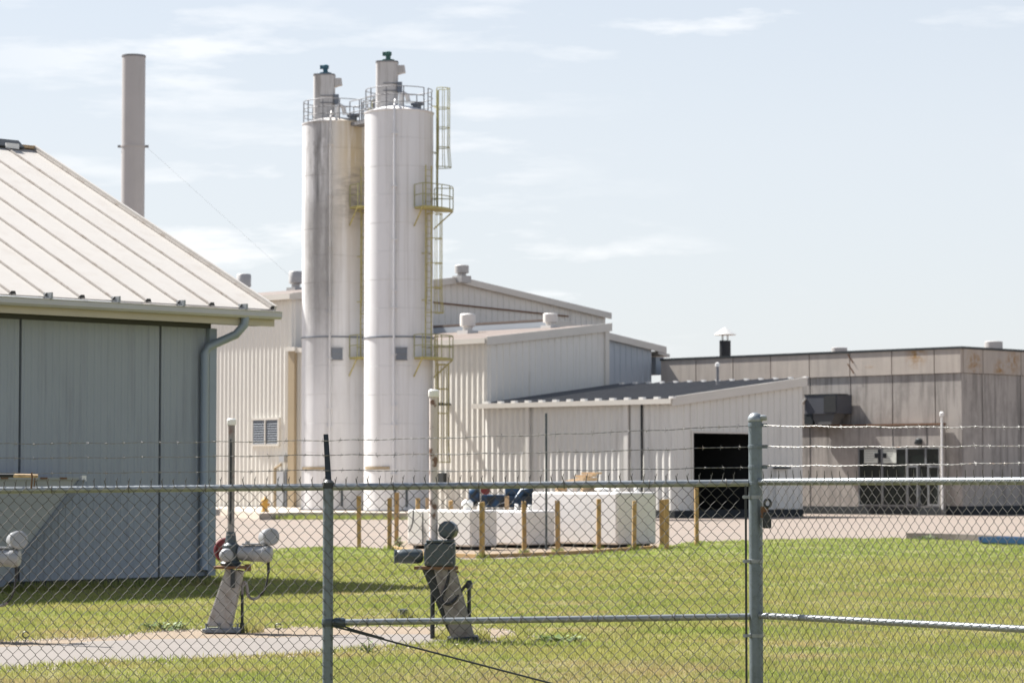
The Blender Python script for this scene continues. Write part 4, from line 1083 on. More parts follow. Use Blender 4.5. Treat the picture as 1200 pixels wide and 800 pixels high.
# ------------------------------------------------------------------ grey pump house (left)
PS, PT = -37.48, 29.98
zW = 4.56
b = thing('pump_house', 'grey ribbed panel building with pale seamed metal roof and gutter at left', 'building', W(PS, PT))
jp = [t_at(23.4, PS), t_at(187.5, PS), PT]
jp = [jp[0] - 2.8 * k for k in (3, 2, 1)] + jp
for t0, t1 in zip(jp[:-1], jp[1:]):
    mb = MB()
    ribwall(mb, W(PS, t0 + 0.025, 0), UB, t1 - t0 - 0.05, UA, 0.16, zW + 0.06, 0.14, 0.035, 0.012, 0.008)
    mb.st(PS - 0.08, PS - 0.004, t0 + 0.025, t1 - 0.025, 0.16, zW + 0.06)
    part('wall_panel', mb, M['pump_wall'], b)
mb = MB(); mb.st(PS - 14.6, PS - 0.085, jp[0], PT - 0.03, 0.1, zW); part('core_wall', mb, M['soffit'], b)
mb = MB(); mb.st(PS - 14.6, PS - 0.09, PT - 0.028, PT, 0.16, zW); part('end_wall', mb, M['pump_wall'], b)
mb = MB(); mb.st(PS - 14.7, PS + 0.05, jp[0], PT + 0.04, 0, 0.158); part('foundation', mb, M['shade_black'], b)
E_s, E_t = -37.0, 31.02
zGu = 4.80
rid_s, zRid = -44.35, 8.30
zEv = 4.82
pitch = (zRid - zEv) / (E_s - rid_s)
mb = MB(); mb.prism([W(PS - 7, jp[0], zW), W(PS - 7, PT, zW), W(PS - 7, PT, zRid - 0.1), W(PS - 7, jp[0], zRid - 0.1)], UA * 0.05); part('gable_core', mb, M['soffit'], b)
# roof panels
pw = 0.685
te = E_t - 0.02
k = 0
up = (UA * (rid_s - E_s) + UZ * (zRid - zEv))
upn = Vector((UA.x * pitch, UA.y * pitch, 1)).normalized()
while te > jp[0] - 0.6:
    t0 = te - pw
    mb = MB()
    o = W(E_s, t0, zEv - 0.02)
    mb.obox(o, UB * (pw - 0.012), up, upn * 0.025)
    # seam rib (trapezoid) at the right edge
    o2 = W(E_s + 0.015, te, zEv - 0.02) + upn * 0.026
    part('roof_panel', mb, M['roof_panel'], b)
    mb = MB(); mb.prism([o2 + UB * -0.022, o2 + UB * 0.006, o2 + UB * 0.0 + upn * 0.03, o2 + UB * -0.016 + upn * 0.03], up)
    part('seam', mb, M['seam'], b)
    mb = MB(); mb.prism([o2 + UB * -0.1 + UA * 0.02, o2 + UB * 0.05 + UA * 0.02, o2 + UB * 0.012 + UA * 0.02 + upn * 0.06, o2 + UB * -0.06 + UA * 0.02 + upn * 0.06], UA * 0.012); part('rib_gap_shade', mb, M['black_rubber'], b)  # black piece painted as the shade inside the open rib end
    if k % 2 == 1:
        mb = MB(); mb.obox(W(E_s - 0.02, te - 0.05, zEv + 0.06), UB * 0.035, UA * 0.22, UZ * -0.1); part('gutter_strap', mb, M['galv'], b)
    te = t0; k += 1
mb = MB(); mb.obox(W(rid_s, jp[0], zRid - 0.02), UB * (E_t - jp[0]), UA * -7.3 - UZ * 3.48, UZ * 0.03); part('roof', mb, M['roof_panel'], b)
mb = MB(); mb.obox(W(E_s, E_t - 0.02, zEv - 0.14), UB * 0.05, up, upn * 0.22); part('rake_trim', mb, M['roof_panel'], b)
mb = MB(); mb.prism([W(rid_s - 0.22, jp[0], zRid - 0.07), W(rid_s, jp[0], zRid + 0.035), W(rid_s + 0.2, jp[0], zRid - 0.05), W(rid_s + 0.2, jp[0], zRid - 0.02), W(rid_s, jp[0], zRid + 0.13), W(rid_s - 0.22, jp[0], zRid - 0.03)], UB * (E_t - 0.3 - jp[0])); part('ridge_cap', mb, M['black_metal'], b)
mb = MB(); mb.obox(W(rid_s + 0.02, E_t - 0.3, zRid - 0.02), UB * 0.3, UA * 0.12, UZ * 0.06); part('ridge_patch', mb, M['wood_pale'], b)
mb = MB(); p0 = W(rid_s + 0.2, t_at(11, rid_s + .2), zRid - 0.07); mb.obox(p0 - UB * 0.15, UB * 0.3, UA * 0.03, UZ * 0.1); part('ridge_flap', mb, M['white'], b)
# gutter: half-round-ish profile
prof = [(0.0, 0.0), (0.02, -0.07), (0.06, -0.12), (0.12, -0.12), (0.15, -0.08), (0.15, -0.0), (0.17, 0.015), (0.15, 0.02), (0.13, -0.01), (0.02, -0.02)]
mb = MB(); mb.prism([W(E_s + x + 0.0, jp[0] - 0.5, zGu - 0.04 + z) for x, z in prof], UB * (E_t + 0.1 - jp[0] + 0.5)); part('gutter', mb, M['gutter'], b)
mb = MB(); mb.st(E_s - 0.06, E_s - 0.002, jp[0] - 0.5, E_t + 0.05, zGu - 0.28, zGu - 0.03); part('fascia', mb, M['fascia'], b)
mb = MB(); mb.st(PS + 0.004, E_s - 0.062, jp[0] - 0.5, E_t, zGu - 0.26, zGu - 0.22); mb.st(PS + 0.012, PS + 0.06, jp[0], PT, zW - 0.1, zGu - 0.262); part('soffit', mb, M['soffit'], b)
# downspout
td = t_at(243, PS + 0.15)
mb = MB()
dpts = [W(E_s + 0.06, td + 0.52, zGu - 0.14), W(E_s + 0.06, td + 0.5, zGu - 0.28), W(E_s - 0.05, td + 0.4, zGu - 0.45), W(PS + 0.12, td + 0.05, zGu - 0.66), W(PS + 0.1, td - 0.02, zGu - 0.78), W(PS + 0.1, td - 0.02, 0.4), W(PS + 0.13, td - 0.04, 0.25)]
mb.tube(dpts, 0.075, 10)
part('downspout', mb, M['downspout'], b, smooth=True)
mb = MB(); mb.st(PS + 0.01, PS + 0.1, PT - 0.06, PT + 0.1, 0.16, zW - 0.1); part('corner_trim', mb, M['downspout'], b)

# slanted-end skip by the wall
so_ = PS + 0.75
tA, tB = t_at(-170, so_), t_at(96, so_)
zt_, zb_ = z_at(562, so_, tB), 0.12
tb2 = t_at(0, so_)
b = thing('skip_container', 'grey steel skip with a slanting end against the left building wall', 'skip', W(so_, tb2))
mb = MB(); mb.prism([W(so_, tA, zb_), W(so_, tb2 - 0.05, zb_), W(so_, tB, zt_), W(so_, tA, zt_)], UA * -0.55); part('body', mb, M['skip'], b)
mb = MB(); mb.prism([W(so_ + 0.03, tb2 - 0.05, zb_), W(so_ + 0.03, tb2 + 0.08, zb_), W(so_ + 0.03, tB + 0.07, zt_), W(so_ + 0.03, tB - 0.06, zt_)], UA * -0.56); part('end_rim', mb, M['hatch'], b)
mb = MB(); mb.obox(W(so_ + 0.02, tA, zt_), UB * (tB - tA - 0.06), UA * -0.56, UZ * 0.04); part('top_rim', mb, M['skip'], b)
mb = MB(); mb.box(W(so_ - 0.02, tB + 0.05, zt_ - 0.02), 0.09, 0.06, 0.09, UB); part('white_knob', mb, M['white'], b)
mb = MB()
for px in (5, 51, 74): mb.obox(W(so_ + 0.022, t_at(px, so_) - 0.07, zt_ + 0.012), UB * 0.14, UA * 0.006, UZ * 0.03)
part('rust_patch', mb, M['rust'], b)

# ------------------------------------------------------------------ valve pedestals
def bez(p0, p1, p2, p3, n=12):
    out = []
    for i in range(n + 1):
        t = i / n
        out.append(Vector(p0) * (1 - t) ** 3 + Vector(p1) * 3 * t * (1 - t) ** 2 + Vector(p2) * 3 * t * t * (1 - t) + Vector(p3) * t ** 3)
    return out
def pedestal_light(base, label, cap_z):
    X, Y, _ = base
    b = thing('valve_actuator', label, 'valve', base, 'motorised valve stands beside the concrete path')
    def p(x, z, y=0.0): return Vector((X + x, Y + y, z))
    mb = MB(); mb.obox(p(-0.29, 0.02, -0.2), (0.44, 0, 0), (0, 0.4, 0), (0, 0, 0.045)); bp = part('base_plate', mb, M['hatch'], b, bevel=0.006)
    mb = MB()
    for x in (-0.25, -0.1, 0.04, 0.12):
        mb.lathe(p(x, 0.065, -0.16), [(0.012, 0), (0.012, 0.05), (0.02, 0.05), (0.02, 0.065)], 6)
    part('bolt', mb, M['hatch'], bp)
    # leaning stand: two side plates with a web
    mb = MB(); mb.prism([p(-0.25, 0.09, -0.14), p(-0.06, 0.09, -0.14), p(0.13, 0.74, -0.09), p(-0.02, 0.78, -0.09)], (0, 0.03, 0))
    mb.prism([p(-0.25, 0.09, 0.14), p(-0.06, 0.09, 0.14), p(0.13, 0.74, 0.09), p(-0.02, 0.78, 0.09)], (0, -0.03, 0))
    mb.prism([p(-0.09, 0.065, -0.14), p(0.035, 0.065, -0.16), p(0.17, 0.74, -0.1), p(0.1, 0.76, -0.1)], (0, 0.26, 0))
    mb.prism([p(-0.26, 0.09, -0.13), p(-0.22, 0.09, -0.13), p(0.01, 0.78, -0.08), p(-0.03, 0.78, -0.08)], (0, 0.25, 0))
    part('stand', mb, M['ped'], b, bevel=0.006)
    mb = MB(); mb.obox(p(-0.17, 0.775, -0.17), (0.4, 0, 0), (0, 0.34, 0), (0, 0, 0.03)); mb.obox(p(0.2, 0.745, -0.14), (0.06, 0, 0), (0, 0.2, 0), (0, 0, 0.08)); part('top_plate', mb, M['rust'], b, bevel=0.004)
    mb = MB(); mb.obox(p(0.035, 0.55, -0.17), (0.05, 0, 0), (0, 0.04, 0), (0, 0, 0.22)); part('valve_stem', mb, M['black_metal'], b)
    mb = MB(); mb.lathe(p(0.02, 0.81), [(0.12, 0), (0.13, 0.03), (0.1, 0.06), (0.1, 0.24), (0.07, 0.27), (0.055, 0.4)], 20); gb = part('gearbox', mb, M['act_dark'], b, smooth=True)
    for k_ in range(8):
        a_ = k_ * math.pi / 4 + 0.2
        mb = MB(); mb.lathe(p(0.02 + 0.112 * math.cos(a_), 0.835, 0.112 * math.sin(a_)), [(0.013, 0), (0.013, 0.018)], 6); part('flange_bolt', mb, M['rail_grey'], gb)
    mb = MB(); mb.lathe(p(-0.03, 0.935, -0.1), [(0.075, 0), (0.082, -0.02), (0.082, -0.09), (0.068, -0.11), (0.064, -0.112), (0.01, -0.115)], 18, axis=(-0.25, 1, 0)); part('end_cover', mb, M['act_grey'], gb, smooth=True)
    mb = MB()
    c0 = p(-0.05, 0.99, 0.14)
    ring = [c0 + Vector((math.cos(a) * 0.13, 0.03 * math.sin(a), math.sin(a) * 0.13)) for a in [2 * math.pi * k / 24 for k in range(25)]]
    mb.tube(ring, 0.02, 8); mb.lathe(c0, [(0.125, -0.012), (0.125, 0.012)], 20, axis=(0.2, 1, 0)); part('hand_wheel', mb, M['red'], b, smooth=True)
    mb = MB(); mb.lathe(p(0.02, 1.02), [(0.042, 0), (0.044, 0.1), (0.06, 0.11), (0.06, 0.16), (0.042, 0.17), (0.042, cap_z - 1.02 - 0.06)], 14); st = part('stem_cover', mb, M['stem_clean'], b, smooth=True)
    mb = MB(); mb.lathe(p(0.02, cap_z - 0.08), [(0.05, 0), (0.055, 0.01), (0.055, 0.065), (0.04, 0.08)], 14); part('cover_cap', mb, M['white'], st, smooth=True)
    mb = MB(); mb.obox(p(0.008, 1.3, -0.0475), (0.024, 0, 0), (0, 0.006, 0), (0, 0, cap_z - 1.3 - 0.25)); part('slot', mb, M['black_metal'], st)
    # electric motor drum on its side
    mb = MB(); ax = Vector((1, -0.12, -0.03)).normalized(); o = p(0.1, 0.96, 0.0)
    mb.lathe(o, [(0.06, 0), (0.09, 0.02), (0.095, 0.16), (0.1, 0.17), (0.105, 0.2), (0.098, 0.205), (0.098, 0.31), (0.105, 0.315), (0.105, 0.37), (0.085, 0.415), (0.05, 0.42)], 24, axis=ax); mo = part('motor', mb, M['act_grey'], b, smooth=True)
    mb = MB(); mb.obox(p(0.16, 1.055, -0.08), (0.28, 0, 0), (0, 0.12, 0), (0, 0, 0.02)); mb.box(p(0.22, 1.07, 0.0), 0.05, 0.05, 0.03); part('motor_cover', mb, M['act_grey'], mo)
    mb = MB(); mb.lathe(p(0.44, 1.14, 0.05), [(0.03, -0.03), (0.095, -0.025), (0.1, 0.0), (0.1, 0.125), (0.106, 0.128), (0.106, 0.15), (0.09, 0.165), (0.01, 0.168)], 24, axis=(0.45, -0.85, 0.1)); sd_ = part('switch_drum', mb, M['act_grey'], b, smooth=True)
    mb = MB(); ax_ = Vector((0.45, -0.85, 0.1)).normalized(); mb.lathe(p(0.44, 1.14, 0.05) + ax_ * 0.168 + Vector((-0.03, 0, 0.03)), [(0.035, 0), (0.035, 0.004), (0.028, 0.005)], 14, axis=ax_); part('dial', mb, M['black_metal'], sd_)
    mb = MB(); mb.lathe(p(0.44, 1.03), [(0.035, 0), (0.035, 0.1)], 10); part('neck', mb, M['act_grey'], b)
    # cable post, conduit and cables
    mb = MB(); mb.tube([p(0.16, 0.0), p(0.16, 0.47)], 0.018, 8); mb.tube([p(0.16, 0.0), p(0.16, 0.13)], 0.026, 8); part('cable_post', mb, M['black_metal'], b)
    mb = MB(); mb.tube(bez(p(0.16, 0.46), p(0.15, 0.7), p(0.22, 0.62), p(0.22, 0.5)) + bez(p(0.22, 0.5), p(0.22, 0.4), p(0.32, 0.39), p(0.37, 0.45))[1:], 0.018, 8); part('conduit', mb, M['stem_clean'], b, smooth=True)
    mb = MB(); mb.tube(bez(p(0.47, 0.87, -0.02), p(0.48, 0.65, -0.02), p(0.44, 0.5), p(0.37, 0.45)), 0.012, 6); mb.tube([p(0.47, 0.87, -0.02), p(0.475, 0.72, -0.02)], 0.018, 6); part('cable', mb, M['black_rubber'], b, smooth=True)
    mb = MB()
    c0 = p(0.6, 0.09, -0.1)
    mb.tube([c0 + Vector((math.cos(a) * 0.035, 0, math.sin(a) * 0.035)) for a in [0.4 + 5.6 * k / 12 for k in range(13)]] , 0.008, 5); mb.tube([p(0.6, 0.0, -0.1), p(0.6, 0.06, -0.1)], 0.006, 5)
    part('eye_bolt', mb, M['black_metal'], b)
    return b
p1 = G(268, 742); pedestal_light((p1.x, p1.y, 0), 'light grey valve actuator with red hand wheel and tall slotted stem cover', P(272, 490, p1.y).z)
p3 = Vector((-6.08, 31.0, 0)); pedestal_light(p3, 'light grey valve actuator cut off by the left edge of the view', 2.5)

def pedestal_dark(base, label):
    X, Y, _ = base
    sc = Y / F
    b = thing('valve_actuator', label, 'valve', base, 'motorised valve stands beside the concrete path')
    def p(px, py, y=0.0):
        return Vector(((px - 600) * sc, Y + y, EYE + (560 - py) * sc))
    mb = MB(); mb.prism([p(508, 662, -0.13), p(532, 662, -0.13), p(556, 747, -0.17), p(530, 747, -0.17)], (0, 0.05, 0)); mb.prism([p(508, 662, 0.1), p(532, 662, 0.1), p(556, 747, 0.15), p(530, 747, 0.15)], (0, -0.04, 0))
    mb.prism([p(528, 662, -0.12), p(533, 662, -0.12), p(557, 747, -0.16), p(550, 747, -0.16)], (0, 0.28, 0)); part('stand', mb, M['ped_brown'], b, bevel=0.005)
    mb = MB(); mb.prism([p(494, 664, -0.04), p(509, 664, -0.04), p(531, 747, -0.06), p(524, 735, -0.06)], (0, 0.15, 0)); part('stand_web', mb, M['black_metal'], b)
    mb = MB(); mb.prism([p(524, 745, -0.2), p(560, 743, -0.2), p(563, 751.5, -0.2), p(528, 751.5, -0.2)], (0, 0.4, 0)); part('base_plate', mb, M['black_metal'], b, bevel=0.01)
    mb = MB(); mb.obox(p(486, 666, -0.16), p(537, 666) - p(486, 666), (0, 0.32, 0), (0, 0, 0.03)); part('top_plate', mb, M['rust'], b)
    mb = MB(); mb.obox(p(498, 662, -0.17), p(534, 662) - p(498, 662), (0, 0.34, 0), (0, 0, 27 * sc)); gb = part('gearbox', mb, M['act_dark'], b, bevel=0.02)
    mb = MB(); mb.obox(p(500, 634.6, -0.18), p(533, 662) - p(500, 662), (0, 0.36, 0), (0, 0, 0.025)); part('lid', mb, M['act_dark'], gb, bevel=0.006)
    mb = MB()
    for x, y in ((502, 658), (530, 658), (502, 640), (530, 640)): mb.lathe(p(x, y, -0.17), [(0.014, 0), (0.014, -0.02)], 6, axis=(0, 1, 0))
    part('bolt', mb, M['rail_grey'], gb)
    mb = MB(); mb.obox(p(524, 652, -0.178), (0.05, 0, 0), (0, 0.01, 0), (0, 0, 0.1)); part('switch_cover', mb, M['act_dark'], gb)
    mb = MB(); mb.obox(p(497, 656, -0.06), (0.04, 0, 0), (0, 0.12, 0), (0, 0, 0.1)); mb.lathe(p(496, 651), [(0.05, 0), (0.075, 0.02), (0.082, 0.06), (0.082, 0.22), (0.07, 0.3), (0.06, 0.31)], 22, axis=(-1, -0.08, 0)); part('motor', mb, M['act_dark'], b, smooth=True)
    mb = MB(); mb.lathe(p(465.5, 651, -0.02), [(0.078, 0.0), (0.08, -0.03)], 22, axis=(1, 0.08, 0)); part('motor_cap', mb, M['act_dark'], b)
    mb = MB(); mb.lathe(p(528, 621, 0.08), [(0.06, 0), (0.095, 0.01), (0.105, 0.03), (0.105, 0.16), (0.08, 0.19), (0.02, 0.2)], 10, axis=(-0.25, -1, 0.05)); part('switch_drum', mb, M['act_dark'], b, smooth=True)
    mb = MB(); mb.lathe(p(528, 634), [(0.04, 0), (0.04, 0.08)], 10); part('neck', mb, M['stem_clean'], b)
    mb = MB(); mb.lathe(p(508, 635), [(0.07, 0), (0.05, 0.04), (0.048, 1.0), (0.048, 174 * sc)], 14); st = part('stem_cover', mb, M['stem'], b, smooth=True)
    mb = MB(); mb.lathe(p(508, 465), [(0.056, 0), (0.06, 0.01), (0.06, 0.07), (0.045, 0.085)], 14); part('cover_cap', mb, M['white'], st, smooth=True)
    mb = MB(); mb.obox(p(525, 663, -0.1), (0.02, 0, 0), (0, 0.03, 0), (0, 0, -0.06)); mb.tube([p(531, 663, -0.1), p(531, 669, -0.1), p(538, 669, -0.1)], 0.012, 6); part('hand_crank', mb, M['rust'], b)
    mb = MB(); mb.tube([p(507, 747, 0.06), p(507, 690, 0.06)], 0.026, 8); mb.tube([p(550, 742, -0.05), p(550, 683, -0.05)], 0.022, 8); mb.lathe(p(550, 688, -0.05), [(0.04, 0), (0.04, 0.06), (0.02, 0.09)], 8); part('cable_post', mb, M['black_metal'], b)
    mb = MB(); mb.tube(bez(p(527, 663, -0.12), p(527, 690, -0.14), p(512, 700, -0.2), p(522, 705, -0.2)) + bez(p(522, 705, -0.2), p(532, 711, -0.2), p(540, 688, -0.1), p(550, 681, -0.05))[1:], 0.017, 8); part('cable', mb, M['black_rubber'], b, smooth=True)
    return b
p2 = G(535, 752); pedestal_dark((p2.x, p2.y, 0), 'dark slate valve actuator on a slanting stand with peeling stem pipe')
p4 = G(472, 726); mb = MB(); mb.lathe(p4, [(0.075, 0), (0.075, 0.1), (0.068, 0.14), (0.05, 0.145)], 12)
solo('pipe_stub', 'short dark capped pipe stub standing in the grass near the path', 'pipe', mb, M['act_dark'], p4, smooth=True)

# ------------------------------------------------------------------ white storage tanks
def tank(cpx, cpy, la, lb, h, label, fit):
    c = G(cpx, cpy)
    s0 = (c.x - c.y) * Q; t0 = (c.x + c.y) * Q
    b = thing('storage_tank', label, 'tank', c, 'white rectangular storage tanks')
    mb = MB(); mb.st(s0 - la, s0, t0, t0 + lb, 0.1, h); part('tank_body', mb, M['tank'], b, bevel=0.05)
    mb = MB()
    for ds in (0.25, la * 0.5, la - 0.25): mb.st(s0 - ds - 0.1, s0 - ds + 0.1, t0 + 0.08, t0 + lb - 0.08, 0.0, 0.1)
    part('skid', mb, M['shade_black'], b)
    for (ds, dt, r, hh, kind) in fit:
        q = W(s0 - ds, t0 + dt, h)
        mb = MB()
        if kind == 'dome':
            mb.lathe(q, [(r * 0.7, -0.01), (r * 0.7, hh * 0.4), (r, hh * 0.42), (r, hh * 0.7), (r * 0.5, hh)], 16); part('vent_cap', mb, M['white'], b, smooth=True)
        else:
            mb.lathe(q, [(r, -0.01), (r, hh), (r * 0.8, hh + 0.01)], 12); part('vent_pipe', mb, M['white'], b, smooth=True)
    return b, s0, t0
tank(723, 642.5, 3.15, 1.55, 1.48, 'largest and tallest white storage tank, farthest right of the three', [(0.5, 0.5, 0.1, 0.1, 'dome'), (1.2, 0.7, 0.2, 0.12, 'dome'), (2.3, 0.7, 0.14, 0.16, 'pipe'), (0.3, 1.1, 0.07, 0.14, 'pipe')])
tank(618, 643, 2.1, 1.05, 1.0, 'low white storage tank in the middle of the three', [(0.9, 0.5, 0.05, 0.16, 'pipe'), (0.3, 0.4, 0.06, 0.14, 'pipe')])
tb_, ts, tt = tank(552, 645, 2.4, 0.95, 1.03, 'low white storage tank at the left end behind the dark actuator', [(0.55, 0.4, 0.15, 0.27, 'dome'), (0.12, 0.45, 0.06, 0.19, 'pipe')])
mb = MB(); q0 = W(ts - 2.1, tt - 0.06, 1.0)
mb.tube(bez(q0 + UZ * 0.02, q0 + UZ * -0.3, q0 + Vector((-0.02, 0, -0.4)), q0 + Vector((-0.12, 0, -0.55))), 0.018, 6); part('hose', mb, M['black_rubber'], tb_)
mb = MB(); mb.tube([W(ts - 1.75, tt - 0.05, 0.1), W(ts - 1.75, tt - 0.05, 0.95)], 0.016, 6); part('drain_pipe', mb, M['black_metal'], tb_)
# steel pole at the tall tank
q = G(639, 642); q = Vector((q.x, q.y + 0.2, 0))
mb = MB(); mb.tube([(q.x, q.y - 2.2, 0), (q.x, q.y - 2.2, P(639, 484, q.y - 2.2).z)], 0.03, 8)
solo('steel_pole', 'thin dark steel pole standing between the low and tall white tanks', 'pole', mb, M['act_dark'], (q.x, q.y - 2.2, 0), smooth=True)
# planks on the tall tank
cT = G(723, 642.5); s0 = (cT.x - cT.y) * Q; t0 = (cT.x + cT.y) * Q
b = thing('lumber_pile', 'loose pale lumber lying on top of the tallest white tank', 'lumber', W(s0 - 2.3, t0 + 0.9, 1.48))
for k, (ds, dt, ln, z, rise) in enumerate(((2.75, 0.5, 1.1, 1.66, 0.2), (2.7, 0.75, 1.1, 1.68, 0.23), (2.1, 0.6, 0.65, 1.88, 0.02), (2.1, 0.85, 0.62, 1.96, 0.0))):
    o = W(s0 - ds, t0 + dt, z)
    mb = MB(); mb.obox(o, UA * ln + UZ * rise, UB * 0.16, UZ * 0.05); part('plank', mb, M['wood_pale'], b)
for ds in (2.7, 1.75):
    mb = MB(); mb.st(s0 - ds, s0 - ds + 0.09, t0 + 0.45, t0 + 1.05, 1.482, 1.66 if ds > 2.5 else 1.86); part('bearer', mb, M['wood_pale'], b)

# timber border of the tank yard
pts = [(455, 643), (500, 651.5), (560, 653.8), (640, 651), (700, 648), (770, 642.8)]
for i, (a, c_) in enumerate(zip(pts[:-1], pts[1:])):
    A_, B_ = G(*a), G(*c_)
    d = (B_ - A_); ln = d.length; d.normalize()
    mb = MB(); mb.obox(A_ + d * 0.03 + Vector((0, 0, 0.0)), d * (ln - 0.06), Vector((-d.y, d.x, 0)) * 0.09, UZ * 0.09)
    lab = ['leftmost weathered edging timber by the tank yard', 'edging timber in front of the left low tank', 'edging timber before the middle tank gap', 'edging timber before the middle low tank and tall tank', 'rightmost edging timber before the tallest tank'][i]
    solo('edging_timber', lab, 'timber', mb, M['wood'], A_, 'edging timbers round the tank yard')

# ------------------------------------------------------------------ wooden bollards
bl = [(420.8, 581, 642.5, 'lone wooden post left of the tank yard, before the right silo edge'), (456.3, 583, 645, 'darker wooden post of the close pair left of the low tanks'),
      (464.5, 577, 639, 'brighter yellow wooden post just behind and right of the close pair'), (489.3, 583, 641, 'wooden post before the left end of the first low tank'),
      (528, 586, 640, 'wooden post rising behind the dark actuator drum'), (565, 588, 654, 'wooden post before the right part of the first low tank'),
      (614.5, 587, 649.5, 'wooden post before the middle low tank corner'), (653.8, 586, 647.5, 'wooden post before the left face of the tall tank, near its left edge'),
      (701.5, 584, 646.5, 'wooden post before the middle of the tall tank left face'), (743, 586.5, 645, 'wooden post before the right face of the tall tank'),
      (776, 585, 643, 'left post of the touching pair right of the tall tank'), (781.5, 584.5, 643.8, 'right post of the touching pair right of the tall tank'),
      (816.5, 571, 640, 'tallest wooden post, alone before the open garage door')]
for px, yt, yb, lab in bl:
    g = G(px, yb); h = P(px, yt, g.y).z
    mb = MB(); mb.box((g.x, g.y, -0.05), 0.105, 0.105, h + 0.05, (math.cos(random.uniform(-.3, .3)), math.sin(random.uniform(-.3, .3)), 0))
    for i, v in enumerate(mb.v):
        if v[2] > 0.5: mb.v[i] = (v[0] + random.uniform(-.012, .012) , v[1], v[2] + random.uniform(-.02, .01))
    dx = random.uniform(-0.02, 0.02)
    mb.v = [(x + dx * (z / h), y, z) for x, y, z in mb.v]
    solo('wooden_post', lab, 'post', mb, M['wood'], g, 'wooden guard posts round the tanks', bevel=0.008)
for px, yt, yb, lab in ((501, 583, 594, 'short orange tipped post behind the first low tank'), (546, 584, 597, 'short orange tipped post behind the white vent dome'), (594, 581, 590, 'short orange tipped post before the blue machine')):
    Yk = 76.5
    q = P(px, yt, Yk)
    mb = MB(); mb.box((q.x, Yk, 0), 0.12, 0.12, q.z)
    solo('wooden_post', lab, 'post', mb, M['wood_pale'], (q.x, Yk, 0), 'wooden guard posts behind the tanks', bevel=0.008)

# ------------------------------------------------------------------ blue machine behind the tanks
Ym = 92.0
def pm(px, py, y=0.0): return P(px, py, Ym) + Vector((0, y, 0))
b = thing('pump_trailer', 'dark blue pump machine parked behind the low white tanks', 'machine', (pm(590, 600).x, Ym, 0))
mb = MB(); mb.lathe(pm(549, 580), [(0.05, 0), (0.3, 0.03), (0.36, 0.12), (0.36, 0.34), (0.3, 0.38)], 22, axis=(1, 0, 0)); part('motor', mb, M['machine_blue'], b, smooth=True)
mb = MB(); mb.obox(pm(564, 594, -0.4), (1.75, 0, 0), (0, 0.9, 0), (0, 0, 0.42)); part('engine_housing', mb, M['machine_blue'], b, bevel=0.05)
mb = MB(); mb.obox(pm(592, 580, -0.35), (0.95, 0, 0), (0, 0.8, 0), (0, 0, 0.3)); part('engine_cover', mb, M['machine_blue'], b, bevel=0.05)
mb = MB(); mb.tube([pm(600, 593, -0.45), pm(612, 575, -0.45), pm(624, 573, -0.45)], 0.1, 10); part('intake_pipe', mb, M['machine_blue'], b, smooth=True)
mb = MB(); mb.lathe(pm(569, 574, -0.4), [(0.13, 0), (0.16, 0.03), (0.16, 0.1), (0.08, 0.12)], 14, axis=(0, -1, 0)); part('red_valve', mb, M['red'], b, smooth=True)
mb = MB(); mb.obox(P(548, 604, Ym) + Vector((0, -0.4, 0)), (2.3, 0, 0), (0, 0.9, 0), (0, 0, 0.14)); part('frame', mb, M['black_metal'], b)
for px in (556, 612):
    mb = MB(); q = pm(px, 602, -0.55); q.z = 0.34
    mb.lathe(q, [(0.2, 0), (0.33, 0.02), (0.34, 0.1), (0.34, 0.18), (0.2, 0.2)], 22, axis=(0, 1, 0)); wq = part('wheel', mb, M['black_rubber'], b, smooth=True)
    mb = MB(); mb.lathe(q, [(0.17, -0.005), (0.17, 0.05)], 16, axis=(0, 1, 0)); part('rim', mb, M['rail_grey'], wq)
mb = MB(); q = pm(585, 592, -0.5); mb.tube([q, q + Vector((0.3, 0, 0.1)), q + Vector((0.7, 0, -0.15)), q + Vector((0.2, -0.1, -0.2))], 0.06, 8); part('hose', mb, M['black_rubber'], b, smooth=True)

# ------------------------------------------------------------------ yellow hydrant, kerb and blue trough
q = G(310.5, 599.5, 0.3); 
mb = MB(); mb.lathe(q, [(0.2, 0), (0.2, 0.06), (0.13, 0.07), (0.13, 0.45), (0.17, 0.46), (0.17, 0.5), (0.14, 0.58), (0.06, 0.64), (0.04, 0.7)], 16)
b = thing('fire_hydrant', 'small yellow fire hydrant at the kerb before the cream warehouse', 'hydrant', q)
part('barrel', mb, M['hydrant'], b, smooth=True)
mb = MB(); mb.tube([q + Vector((-0.22, 0, 0.34)), q + Vector((0.22, 0, 0.34))], 0.06, 10); part('side_outlet', mb, M['hydrant'], b)
# low retaining kerb on the right
kp = [G(1062, 631.5), G(1085, 632.0), G(1120, 633.0), G(1155, 634.6), G(1215, 637.5), G(1330, 642)]
mb = MB()
for a, c_ in zip(kp[:-1], kp[1:]):
    mb.prism([a, c_, c_ + Vector((0.25, 0.4, 0)), a + Vector((0.25, 0.4, 0))], UZ * 0.19)
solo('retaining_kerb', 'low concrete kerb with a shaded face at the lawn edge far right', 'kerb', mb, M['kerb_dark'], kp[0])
kA = G(1150, 637.5); kB = G(1235, 640.5)
b = thing('blue_trough', 'low blue plastic trough at the lawn edge, right of the kerb', 'trough', kA)
d = (kB - kA); ln = d.length; d.normalize(); nn = Vector((-d.y, d.x, 0))
prof = [(-0.02, 0.22), (0.0, 0.06), (0.05, 0.0), (0.55, 0.0), (0.6, 0.06), (0.62, 0.22), (0.56, 0.22), (0.54, 0.08), (0.08, 0.08), (0.05, 0.22)]
mb = MB(); mb.prism([kA + nn * x + UZ * z for x, z in prof], d * ln); part('body', mb, M['bin_blue'], b)
